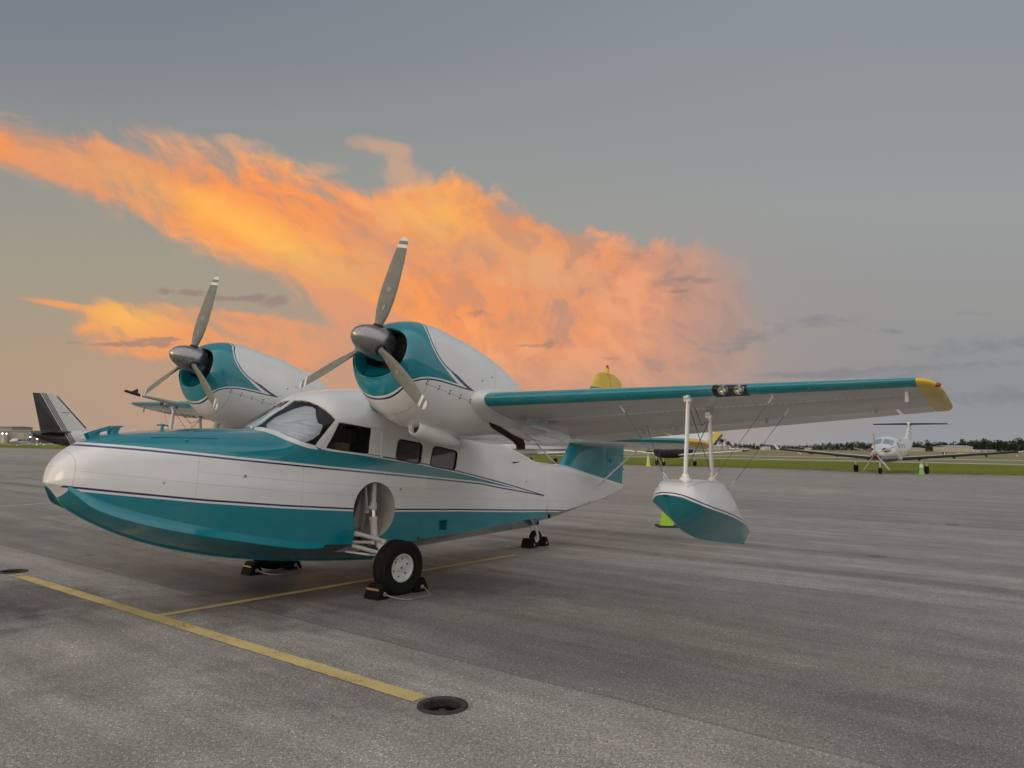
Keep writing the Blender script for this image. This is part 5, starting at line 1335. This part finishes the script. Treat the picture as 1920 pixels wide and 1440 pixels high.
HEAD = (-.61, -.79)
# white T-tailed turboprop (origin between the main wheels, x forward)
tp = plane_root('turboprop_airplane', 'white single-engine turboprop with high T tail parked at the grass edge', (25.35, 50.4), HEAD)
mt, t, b = material('turboprop_paint')
oc = t.sep(t.node('ShaderNodeTexCoord').outputs['Object'])
c = t.mix(t.ss(t.add(oc[2], t.mul(oc[0], .05)), 1.06, 1.04), (.66, .66, .66, 1), (.022, .024, .035, 1))
c = t.mix(t.mul(t.gt(oc[2], 1.10), t.lt(oc[2], 1.16)), c, (.30, .29, .26, 1))
paint_skin(t, b, c, .3); tpm = mt
tpf = fuselage([(-8.0, .05, 2.0, 2.25), (-7, .22, 1.75, 2.3), (-5, .5, 1.25, 2.36), (-3, .76, .88, 2.42), (-1, .84, .74, 2.46), (.6, .84, .72, 2.46), (1.5, .80, .76, 2.36), (2.1, .70, .82, 2.06), (2.7, .58, .86, 1.80), (3.4, .46, .92, 1.62), (4.0, .30, 1.05, 1.50), (4.15, .16, 1.15, 1.42)], 60)
tpv = BVHTree.FromPolygons([Vector(v) for v in tpf.v], [tuple(f) for f in tpf.f]); tpf.build('fuselage', tpm, tp)
for s_ in (1, -1):
    lift(.5, 7.35, .62, .30, 1.85, .95, .92, 1.50, s_).build('wing', gwhite, tp)
    lift_boot(.9, 7.2, .60, .30, .955, 1.50, s_, .10).build('deice_boot', gdark, tp)
    mb = MB(); rs = []
    for y, z, le, ch in ((7.33, 1.49, .31, .95), (7.45, 1.54, .24, .8), (7.6, 1.66, .1, .62), (7.75, 1.84, -.1, .4)): a_, b_ = airfoil(.1, 0, 8); rs.append([Vector((le-q*ch, (y+w_*ch*.7)*s_, z-w_*ch*.7)) for q, w_ in a_[::-1]+b_[1:]])
    mb.loft(rs, True, True, True); mb.build('winglet', gwhite, tp)
    lift(.0, 2.55, -7.0, -7.35, 1.25, .8, 3.46, 3.46, s_, .10).build('stabilizer', gwhite, tp)
    lift_boot(.12, 2.5, -6.98, -7.33, 3.47, 3.47, s_, .07).build('deice_boot', gdark, tp)
    gear(tp, -.0, 2.15*s_, .98, .27, .22)
    for y in (1.6, 3.6, 5.4):
        z_ = .92+.58*(y-.5)/6.85; mb = MB(); mb.tube([(-.4, y*s_, z_-.07), (-1.2, y*s_, z_-.13), (-1.75, y*s_, z_-.10)], [.03, .07, .02], 8); mb.build('flap_fairing', gdark, tp)
    # windscreen halves
    mb = MB(); rows = []
    for u in span_(0, 1, 6):
        row_ = []
        for v in span_(0, 1, 8):
            y = .045+(.60-.045)*v; z = (1.925+.32*u)-(.12+.02*u)*v*v
            p_, n_, i_, dd_ = tpv.ray_cast(Vector((6, y*s_, z)), Vector((-1, 0, 0)))
            row_.append(p_+n_*.012)
        rows.append(row_)
    mb.loft(rows, False); mb.build('windscreen_pane', gglass, tp)
    mb = MB(); mb.add([(1.4, s_*.80, 1.66), (1.4, s_*.72, 2.02), (.95, s_*.76, 2.04), (.95, s_*.85, 1.66)], [(0, 1, 2, 3)]); mb.build('side_window', gglass, tp, False)
    for k in range(4):
        mb = MB(); mb.lathe([(.15, 0), (.15, .012), (.001, .012)], (.3-k*.85, s_*(.82-.012*k*k), 1.82), (0, s_, .12), 16); mb.build('cabin_window', gglass, tp)
    mb = MB(); mb.tube([(3.55, .36*s_, 1.52), (3.35, .50*s_, 1.52), (3.05, .60*s_, 1.50)], [.10, .11, .10], 12); mb.build('exhaust_stub', ggrey, tp)
    mb = MB(); mb.lathe([(.001, .03), (.135, .02), (.135, -.12)], (3.55, .40*s_, 1.52), (1, .25*s_, 0), 14); mb.build('exhaust_plug', gred, tp)
vfin(2.2, 3.44, -5.3, -6.85, 2.5, 1.3).build('fin', tpm, tp)
mb = MB(); mb.lathe([(.001, .25), (.10, .15), (.13, -.2), (.10, -.9), (.001, -1.3)], (-7.0, 0, 3.48), (1, 0, 0), 16); mb.build('tail_bullet', gwhite, tp)
gear(tp, 3.05, 0, 1.0, .22, .16)
mb = MB(); mb.lathe([(.16, 0), (.155, .1), (.12, .25), (.06, .36), (.001, .42)], (4.15, 0, 1.30), (1, 0, 0), 20); mb.build('spinner', ggrey, tp)
prop(tp, 4.25, 1.30, 1.30, 5, -.05, ggrey)
mb = MB(); mb.extrude([(4.05, -.30, 1.12), (4.05, .30, 1.12), (3.98, .26, .90), (3.98, -.26, .90)], (.10, 0, 0)); mb.build('inlet_plug', gred, tp, False, bevel=.02)
# airplane under a black cover
bp = plane_root('covered_airplane', 'low-wing single with its nose and cabin under a black canvas cover', (14.0, 64.3), HEAD)
fuselage([(-5.6, .06, 1.55, 1.75), (-4, .25, 1.25, 1.85), (-2.2, .5, .95, 2.02), (-.4, .62, .78, 2.12), (.8, .60, .74, 1.95), (1.8, .52, .76, 1.66), (2.9, .36, .86, 1.44), (3.2, .12, 1.02, 1.25)]).build('fuselage', gwhite, bp)
cv = fuselage([(-2.6, .44, 1.02, 1.98), (-2.5, .53, .93, 2.02), (-1.4, .64, .78, 2.13), (-.4, .69, .70, 2.19), (.8, .67, .66, 2.03), (1.8, .60, .68, 1.74), (2.9, .46, .76, 1.53), (3.3, .36, .84, 1.44), (3.42, .12, 1.0, 1.25)], 70)
rc = random.Random(5); cv.v = [(x+rc.uniform(-.012, .012), y*(1+.02*math.sin(x*9)+rc.uniform(-.012, .012)), z+.012*math.sin(x*7+y*5)-(.05*abs(math.sin(x*4.2)) if z < .85 else 0)) for x, y, z in cv.v]; cv.build('canvas_cover', covr, bp)
for s_ in (1, -1):
    lift(.45, 6.0, .55, .30, 1.55, 1.0, .88, 1.30, s_).build('wing', gwhite, bp)
    mb = MB(); rs = []
    for y, le, ch, th in ((5.98, .31, 1.0, .12), (6.15, .26, .95, .10), (6.35, .05, .6, .06)): a_, b_ = airfoil(th, .015, 8); rs.append([Vector((le-q*ch, y*s_, 1.30+(y-5.98)*.07+w_*ch)) for q, w_ in a_[::-1]+b_[1:]])
    mb.loft(rs, True, True, True); mb.build('wing_tip', gdark, bp)
    lift(.1, 2.1, -4.55, -4.75, 1.05, .75, 1.66, 1.70, s_, .10).build('stabilizer', gwhite, bp)
    gear(bp, 0, 1.75*s_, .95, .24, .18)
vfin(1.7, 2.95, -4.2, -5.0, 1.7, .95).build('fin', gwhite, bp)
gear(bp, 2.25, 0, .85, .20, .15)
prop(bp, 3.45, 1.2, 1.0, 3, .5, gdark)
mb = MB(); mb.lathe([(.13, 0), (.12, .12), (.06, .24), (.001, .28)], (3.42, 0, 1.2), (1, 0, 0), 16); mb.build('spinner', gdark, bp)
# business jet with red cheat line
jt = plane_root('business_jet', 'white business jet with maroon cheat line seen beyond the flying boat tail', (2.5, 66.5), (-.72, -.69))
mt, t, b = material('jet_paint')
oc = t.sep(t.node('ShaderNodeTexCoord').outputs['Object'])
c = t.mix(t.mul(t.gt(oc[2], 1.20), t.lt(oc[2], 1.27)), (.68, .68, .67, 1), (.13, .02, .03, 1)); c = t.mix(t.mul(t.gt(oc[2], 1.10), t.lt(oc[2], 1.15)), c, (.03, .02, .03, 1)); paint_skin(t, b, c, .3); jtm = mt
fuselage([(-7.5, .1, 1.5, 1.9), (-5, .5, 1.0, 2.15), (-3, .74, .78, 2.3), (0, .80, .72, 2.34), (3, .78, .74, 2.32), (4.2, .66, .82, 2.1), (5.2, .45, .95, 1.7), (6.2, .1, 1.18, 1.38)], 50).build('fuselage', jtm, jt)
for s_ in (1, -1):
    lift(.5, 6.2, .9, -.3, 2.0, .9, .86, 1.18, s_).build('wing', gwhite, jt)
    mb = MB(); mb.lathe([(.30, -.05), (.34, .0), (.36, -.08), (.38, -.5), (.36, -1.3), (.24, -1.9)], (-2.6, 1.28*s_, 1.95), (1, 0, 0), 24); en_ = mb.build('engine_nacelle', gwhite, jt)
    mb = MB(); mb.lathe([(.30, -.06), (.001, -.06)], (-2.6, 1.28*s_, 1.95), (1, 0, 0), 24); mb.build('dark_inlet', gdark, jt).parent = en_  # black disc standing for the shade inside the engine inlet
    mb = MB(); mb.box((-3.3, .95*s_, 1.95), (.9, .5, .10)); mb.build('pylon', gwhite, jt, False)
    gear(jt, -.3, 1.5*s_, .95, .25, .2)
    for k in range(6):
        mb = MB(); mb.extrude([Vector((2.6-k*.72+a_*.16, s_*.80, 1.86+b_*.15)) for a_, b_ in ((-1, -.6), (-.6, -1), (.6, -1), (1, -.6), (1, .6), (.6, 1), (-.6, 1), (-1, .6))], (0, s_*.012, 0)); mb.build('cabin_window', gglass, jt, False)
    lift(.1, 2.4, -6.6, -7.2, 1.2, .7, 3.6, 3.65, s_, .1).build('stabilizer', gwhite, jt)
vfin(2.0, 3.65, -5.0, -6.5, 2.2, 1.3).build('fin', gwhite, jt); gear(jt, 4.3, 0, .95, .2, .15)
mb = MB(); mb.add([(4.0, .52, 2.06), (4.0, -.52, 2.06), (4.55, -.42, 1.92), (4.55, .42, 1.92)], [(0, 1, 2, 3)]); mb.v = [(x, y, z+.06) for x, y, z in mb.v]; mb.build('windscreen', gglass, jt, False)
# black and white tail behind the bow: a low-wing twin seen from behind
HD = (.66, .75)
lt = plane_root('black_tailed_airplane', 'white airplane with black swept tail fin and silver pinstripes behind the bow', (-18.45, 40.9), HD)
mt, t, b = material('black_tail_paint')
oc = t.sep(t.node('ShaderNodeTexCoord').outputs['Object'])
pos = t.add(oc[0], t.mul(oc[2], .568), 4.30)                 # along the sweep of the stripes
c = t.mix(t.lt(pos, .0), (.60, .60, .58, 1), (.012, .012, .014, 1))
for a_, w_ in ((.07, .025), (.15, .025), (.23, .025)): c = t.mix(t.lt(t.m('ABSOLUTE', t.sub(pos, a_)), w_), c, (.02, .02, .022, 1))
paint_skin(t, b, c, .3); ltm = mt
fuselage([(-6.7, .05, 1.78, 1.96), (-5.8, .18, 1.42, 2.02), (-4.2, .38, 1.12, 2.10), (-2, .60, .84, 2.16), (0, .68, .74, 2.22), (1.6, .62, .74, 2.12), (2.6, .5, .78, 1.75), (4.2, .3, .92, 1.4), (4.6, .1, 1.0, 1.25)], 50).build('fuselage', ltm, lt)
vfin(1.95, 3.85, -4.15, -5.85, 2.20, .95, .10, 10).build('fin', ltm, lt)
mb = MB(); mb.tube([(-4.36, 0, 2.2), (-5.74, 0, 3.72)], .035, 8); mb.build('fin_boot', gdark, lt)
for s_ in (1, -1):
    lift(.1, 2.2, -5.2, -5.7, 1.15, .75, 1.93, 1.80 if s_ > 0 else 1.98, s_, .10).build('stabilizer', ltm if s_ < 0 else gwhite, lt)
    lift(.5, 5.8, .9, .6, 1.7, 1.0, .85, 1.25, s_).build('wing', gwhite, lt); gear(lt, -.1, 1.6*s_, .9, .24, .18)
gear(lt, 3.1, 0, .9, .2, .15)
for x, h in ((-3.4, .22), (-1.9, .30)): mb = MB(); mb.extrude([(x, -.008, 2.08), (x-.12, -.008, 2.05), (x-.16, -.008, 2.12+h), (x-.10, -.008, 2.12+h)], (0, .016, 0)); mb.build('blade_antenna', gwhite, lt, False)
for s_ in (1, -1):
    for k in range(4): mb = MB(); mb.extrude([Vector((.9-k*.75+a_*.24, s_*(.655-.02*k), 1.72+b_*.16)) for a_, b_ in ((-1, -.7), (-.7, -1), (.7, -1), (1, -.7), (1, .7), (.7, 1), (-.7, 1), (-1, .7))], (0, s_*.012, -.0)); mb.build('cabin_window', gglass, lt, False)
    mb = MB(); mb.add([(1.62, .04*s_, 2.12), (1.55, .50*s_, 2.0), (2.3, .48*s_, 1.78), (2.45, .04*s_, 1.86)], [(0, 1, 2, 3)]); mb.build('windscreen_pane', gglass, lt, False)
    mb = MB(); mb.lathe([(.001, .5), (.22, .35), (.32, 0), (.34, -.8), (.18, -1.7), (.02, -2.0)], (1.4, 2.0*s_, 1.12), (1, 0, 0), 20); mb.build('engine_nacelle', gwhite, lt)
mb = MB(); mb.box((-5.35, .0, 2.95), (.34, .17, .02)); mb.build('fin_label', gdark, lt, False)

# ------------------------------------------------------------------ far side of the field
def far_at(px, py, d): q = at(px, py, d); return Vector((q.x, q.y, -.025))
wall_cream = simple('cream_siding', (.50, .47, .37), .8, 0, 0, .1, .15); wall_grey = simple('grey_siding', (.30, .31, .31), .8, 0, 0, .1, .15); roofm = simple('metal_roof', (.40, .43, .44), .5, .3, 0, .1, .2); door_m = simple('hangar_door', (.42, .40, .33), .7); brick_m = simple('brown_panel', (.16, .09, .06), .8)
lampm, t, b = material('lit_flood_lamp'); b.inputs['Emission Color'].default_value = (1, .95, .78, 1); b.inputs['Emission Strength'].default_value = 9.
def hangar(name, label, px0, px1, py_top, py_base, d, wall, roof_mat, depth=20, gable=.18, ndoor=4, group=None):
    a, b_ = at(px0, py_base, d), at(px1, py_base, d); wd = (b_-a).length; h = (py_base-py_top)/FPX*d; c = (a+b_)/2; ang = math.atan2(b_.y-a.y, b_.x-a.x)
    e = empty(name, label, 'building', group, Matrix.Translation(Vector((c.x, c.y, -.03))) @ Matrix.Rotation(ang, 4, 'Z'))
    hw = h*(1-gable); mb = MB(); mb.box((0, depth/2, hw/2), (wd, depth, hw)); mb.build('wall', wall, e, False)
    mb = MB(); mb.extrude([(-wd/2-.4, -.5, hw), (-wd/2-.4, depth/2, h), (-wd/2-.4, depth+.5, hw), (-wd/2-.4, depth+.5, hw+.25), (-wd/2-.4, depth/2, h+.25), (-wd/2-.4, -.5, hw+.25)], (wd+.8, 0, 0)); mb.build('roof', roof_mat, e, False)
    for k in range(ndoor):
        mb = MB(); mb.box((-wd/2+wd*(k+.5)/ndoor, -.06, hw*.42), (wd/ndoor*.80, .10, hw*.80)); mb.build('door', door_m, e, False)
    return e
hangar('hangar', 'long pale hangar with metal roof before the far pines', 1774, 1824, 834.5, 846, 640, wall_cream, roofm)
hangar('hangar', 'low cream hangar with dark door openings behind the turboprop tail', 1702, 1734, 838.6, 845.2, 640, wall_cream, roofm, ndoor=5)
hangar('shed', 'small low shed with pale roof standing at the edge of the far pines', 1840, 1868, 842.5, 846.6, 600, brick_m, roofm, 8, .3, 2)
hangar('shed', 'small white shed at the foot of the far tree line', 1433, 1444.5, 837.6, 843.8, 520, gwhite, gwhite, 8, .1, 1)
hangar('shed', 'small two-tone shed before the trees left of the turboprop', 1514.5, 1521.5, 838.6, 843.4, 520, wall_cream, gwhite, 6, .1, 2)
hangar('terminal', 'pale low building row seen between the float struts', 1335, 1368, 835.8, 841.2, 560, gwhite, roofm, 14, .1, 5)
hangar('terminal', 'pale low building row with brown end behind the covered airplane', 1205, 1240, 834.0, 840.6, 560, wall_cream, brick_m, 14, .1, 4)
hg = hangar('hangar', 'large grey hangar with lit flood lamps behind the helicopter', -60, 56, 807.5, 831.0, 420, wall_grey, roofm, 40, .04, 1)
mb = MB(); q = at(7, 829, 415); tower = hangar('hangar_annex', 'cream lit annex with flat dark roof beside the grey hangar', -40, 6.5, 811, 830.8, 414, wall_cream, wall_grey, 3, .03, 1)
hangar('roof_block', 'flat grey block rising above the cream annex roof', -40, 21, 801, 831, 470, wall_grey, wall_grey, 20, .03, 1)
hangar('terminal', 'brown and white building beside the grey hangar', 56.5, 72, 815, 830.5, 424, brick_m, gwhite, 12, .1, 2)
for k, (px, py) in enumerate(((4.5, 812.8), (12, 813.0), (57, 819.6), (69.5, 823.2))):
    q = at(px, py, 409); mb = MB(); mb.lathe([(.001, -.3), (.2, -.22), (.3, 0), (.2, .22), (.001, .3)], q, (0, 0, 1), 12); o = mb.build('flood_lamp', lampm)
    tag(o, ['bright flood lamp on the cream annex wall', 'bright flood lamp on the grey hangar wall', 'small lit lamp on the brown and white building, hangar side', 'small lit lamp on the brown and white building, tree side'][k], 'lamp', 'lit lamps on the far hangars')
# helicopter before the grey hangar
hq = far_at(30, 831, 330); he = empty('helicopter', 'small white helicopter with black tail boom parked before the grey hangar', 'helicopter', None, Matrix.Translation(hq) @ Matrix.Rotation(math.pi*.98, 4, 'Z'))
mb = fuselage([(-1.2, .2, 1.3, 1.9), (-.6, .7, .8, 2.2), (.6, .8, .6, 2.3), (1.8, .75, .55, 2.1), (2.6, .5, .65, 1.5), (3.0, .1, .9, 1.1)], 20); mb.build('cabin', gwhite, he)
mb = MB(); mb.tube([(-1, 0, 1.6), (-3.5, 0, 1.65), (-6, 0, 1.75)], [.32, .2, .14], 12); mb.build('tail_boom', gdark, he)
mb = MB(); mb.extrude([(-5.4, -.05, 1.2), (-6.2, -.05, 2.8), (-6.7, -.05, 2.8), (-6.2, -.05, 1.1)], (0, .1, 0)); mb.build('tail_fin', gdark, he, False)
mb = MB(); mb.lathe([(.3, 0), (.2, .6)], (.3, 0, 2.2), (0, 0, 1), 10); mb.build('rotor_mast', ggrey, he)
for k in range(4): a = .3+k*math.pi/2; mb = MB(); mb.box((.3+math.cos(a)*2.4, math.sin(a)*2.4, 2.83), (4.6, .26, .05), rot3('Z', a)); mb.build('rotor_blade', ggrey, he, False)
for s_ in (1, -1): mb = MB(); mb.tube([(-1.2, s_*1.0, .08), (2.4, s_*1.0, .06), (2.8, s_*1.0, .25)], .07, 8); mb.tube([(-.4, s_*.5, .8), (-.4, s_*1.0, .1)], .05, 6); mb.tube([(1.4, s_*.5, .7), (1.4, s_*1.0, .1)], .05, 6); mb.build('skid', gdark, he)
mb = MB(); mb.add([(2.0, .66, 1.95), (2.0, -.66, 1.95), (2.75, -.42, 1.35), (2.75, .42, 1.35)], [(0, 1, 2, 3)]); mb.v = [(x+.10, y, z+.05) for x, y, z in mb.v]; mb.build('windscreen', gdark, he, False)
# cars and vans far across the field
car_w = simple('van_white', (.6, .6, .6), .4); car_y = simple('truck_yellow', (.6, .52, .05), .5)
def vehicle(px, py, d, label, mat, L=4.6, H=1.5):
    q = far_at(px, py, d); e = empty('parked_vehicle', label, 'vehicle', 'vehicles across the airfield', Matrix.Translation(q) @ Matrix.Rotation(R(-8), 4, 'Z'))
    mb = MB(); mb.extrude([(-L/2, -.9, .3), (L/2, -.9, .3), (L/2, -.9, H*.55), (L*.33, -.9, H*.62), (L*.20, -.9, H), (-L*.42, -.9, H), (-L/2, -.9, H*.62)], (0, 1.8, 0)); mb.build('body', mat, e, False, bevel=.06)
    mb = MB(); mb.extrude([(-L*.38, -.92, H*.66), (L*.27, -.92, H*.66), (L*.18, -.92, H*.93), (-L*.36, -.92, H*.93)], (0, 1.84, 0)); mb.build('windows', gdark, e, False)
    for x in (-L*.3, L*.3):
        for y in (-.85, .85): mb = MB(); mb.lathe([(.33, -.1), (.33, .1)], (x, y, .33), (0, 1, 0), 14, cap=True); mb.build('wheel', rubber, e)
for px, py, d, lb, mt_, L, H in ((1388, 841.5, 480, 'white car parked by the far trees beside the building row', car_w, 4.6, 1.6), (1376, 841.3, 470, 'white van parked next to the far building row', car_w, 5.2, 2.2), (1398, 841.9, 490, 'second white car along the far building row', car_w, 4.6, 1.6), (1831, 846.4, 560, 'white van by the far long hangar', car_w, 5., 2.1)):
    vehicle(px, py, d, lb, mt_, L, H)
# taxiway edge lights and small signs
lightm = simple('light_cap', (.75, .78, .80), .4); bluem = simple('blue_cap', (.25, .45, .7), .4); signb = simple('sign_black', (.02, .02, .02), .6)
grp = 'marker lights along the taxiways'
for k, (px, py, sz) in enumerate(((56, 835.5, .9), (69, 836.8, .8), (75.5, 833.5, .9), (82, 836.8, .7), (95, 835, .7), (100.8, 833.8, 1.), (108, 834.6, .8), (127, 838.3, .6), (32, 837.4, .5), (1497, 851.6, .55), (1501, 853.4, .5), (1907, 856.6, .45), (1544.8, 845.2, .6), (1868, 852.4, .5))):
    q = ground(px, py)
    if q.y > 320: q = q*(320/q.y)
    e = empty('marker_light', 'small white marker light standing in the grass by the far taxiway', 'marker light', grp, Matrix.Translation(Vector((q.x, q.y, -.025))))
    mb = MB(); mb.lathe([(.10, 0), (.10, .25*sz), (.05, .27*sz)], (0, 0, 0), (0, 0, 1), 10); mb.build('post', base_blk, e)
    mb = MB(); mb.lathe([(.18*sz, .25*sz), (.32*sz, .30*sz), (.32*sz, .75*sz), (.15*sz, .95*sz), (.001, sz)], (0, 0, 0), (0, 0, 1), 12); mb.v = [(x*.75, y*.75, z) for x, y, z in mb.v]; mb.build('cap', lightm if k % 4 else bluem, e)
q = ground(1800, 853.4); q = q*(215/q.y)
e = empty('taxiway_sign', 'low yellow taxiway sign board seen over the turboprop wing', 'sign', None, Matrix.Translation(Vector((q.x, q.y, -.025))))
mb = MB(); mb.box((0, 0, .45), (2.3, .12, .55)); mb.build('board', car_y, e, False)
for x in (-.8, .8): mb = MB(); mb.box((x, 0, .1), (.08, .08, .24)); mb.build('leg', base_blk, e, False)
q = ground(1771, 853.8); q = q*(160/q.y)
e = empty('taxiway_sign', 'small black taxiway sign with a white panel seen over the turboprop wing', 'sign', None, Matrix.Translation(Vector((q.x, q.y, -.025))))
mb = MB(); mb.box((0, 0, .75), (.75, .1, .7)); mb.box((0, 0, .2), (.08, .08, .4)); mb.build('board', signb, e, False)
mb = MB(); mb.box((0, -.06, .8), (.25, .02, .45)); mb.build('panel', lightm, e, False)
# ------------------------------------------------------------------ trees
bark = simple('bark', (.06, .05, .04), .9)
fol, t, b = material('foliage')
inf = t.node('ShaderNodeTexCoord').outputs['Object']; nz = t.noise(inf, .35, 4., .6)
t.put(b.inputs['Base Color'], t.mix(t.mr(nz, .35, .65), (.020, .034, .014, 1), (.050, .068, .026, 1))); b.inputs['Roughness'].default_value = .9; b.inputs['Specular IOR Level'].default_value = .1
def crown(mb, c, r, h, rr, n, leaf, squash=.75):
    """leaf clumps spread through an uneven crown"""
    lobes = [(Vector((rr.uniform(-.5, .5)*r, rr.uniform(-.5, .5)*r, rr.uniform(-.35, .42)*h)), rr.uniform(.40, .75)) for _ in range(6)]
    for i in range(n):
        lb, ls = rr.choice(lobes)
        d_ = Vector((rr.gauss(0, 1), rr.gauss(0, 1), rr.gauss(0, 1))).normalized()
        p = c+lb+Vector((d_.x*r*ls, d_.y*r*ls, d_.z*h*.5*ls*squash))*rr.uniform(.55, 1.05)
        u = Vector((rr.gauss(0, 1), rr.gauss(0, 1), rr.gauss(0, .6))).normalized(); v = u.orthogonal().normalized(); s_ = leaf*rr.uniform(.5, 1.3)
        w_ = u.cross(v)
        mb.add([p+u*s_, p+v*s_*.8+w_*s_*.2, p-u*s_*.8, p-v*s_-w_*s_*.2], [(0, 1, 2, 3)])
rt = random.Random(11)
def tree(px, py_top, py_base, d, label, wdt=.55, pine=False):
    q = far_at(px, py_base, d); H = (py_base-py_top)/FPX*d
    e = empty('tree', label, 'tree', 'single trees standing out of the far woods', Matrix.Translation(q))
    mb = MB(); mb.tube([(0, 0, 0), (rt.uniform(-.2, .2), 0, H*.5), (rt.uniform(-.4, .4), .1, H*.9)], [H*.03, H*.022, H*.008], 8)
    for k in range(5): a = rt.uniform(0, 6.3); z = H*rt.uniform(.45, .8); mb.tube([(0, 0, z), (math.cos(a)*H*wdt*.3, math.sin(a)*H*wdt*.3, z+H*.10)], [H*.010, H*.004], 6)
    mb.build('trunk', bark, e)
    mb = MB(); crown(mb, Vector((0, 0, H*(.70 if pine else .60))), H*wdt*.5, H*(.5 if pine else .75), rt, 420, H*.035, .9); mb.build('crown', fol, e, False, fix=False)
for px, tp_, bs, d, lb, w_ in ((1354, 818.5, 842, 560, 'tall ragged pine above the building row between the float struts', .75), (1365, 823.5, 842, 560, 'shorter pine leaning beside the tall ragged pine', .6), (1807, 821.3, 846, 660, 'bare-topped pine rising over the long pale hangar', .5), (1850, 821.5, 846.5, 640, 'broad dark oak at the end of the long pale hangar', .8), (1742, 824.0, 845.5, 660, 'slim pine right of the turboprop tail', .5), (1772, 826.5, 846, 660, 'round pine behind the near end of the long hangar', .6), (1911, 820.8, 847.5, 640, 'tall pine at the thick end of the far woods', .5), (80, 821.5, 829.8, 430, 'small dark tree beside the brown and white building', .9), (100, 822.5, 830, 430, 'dark bush-like tree right of the brown and white building', 1.1)):
    tree(px, tp_, bs, d, lb, w_, True)
# the continuous woods
mb = MB()
TOPS = [(1370, 831), (1400, 829.5), (1440, 832), (1480, 833.5), (1520, 833.5), (1545, 831), (1580, 829.5), (1620, 828), (1660, 827), (1700, 827.5), (1740, 827.5), (1765, 828.5), (1800, 828), (1830, 826), (1850, 824), (1880, 824.5), (1920, 823.5), (2000, 823)]
BASE = lambda px: 825.6+.0103*px+1.2
for row, d in enumerate((700, 730, 770)):
    px = 1120.
    while px < 2010:
        top = interp(TOPS, px) if px > 1370 else 834.5+rt.uniform(-.5, .5)
        Hh = (BASE(px)-top-row*.0)/FPX*d*rt.uniform(.72, 1.04); q = far_at(px, 840, d)
        crown(mb, q+Vector((0, 0, Hh*.52)), Hh*rt.uniform(.34, .5), Hh*.95, rt, 130, Hh*.075, 1.)
        mb.tube([q, q+Vector((0, 0, Hh*.7))], [.25, .12], 5)
        px += rt.uniform(4.5, 8.5)
px = 58.
while px < 330:
    d = 470; Hh = rt.uniform(1.6, 2.6); q = far_at(px, 830, d); crown(mb, q+Vector((0, 0, Hh*.5)), Hh*.7, Hh, rt, 70, Hh*.12, 1.); px += rt.uniform(5, 9)
tag(mb.build('woods', fol, None, False, fix=False), 'dark line of pine and oak woods along the far side of the airfield', 'woods', kind='stuff')
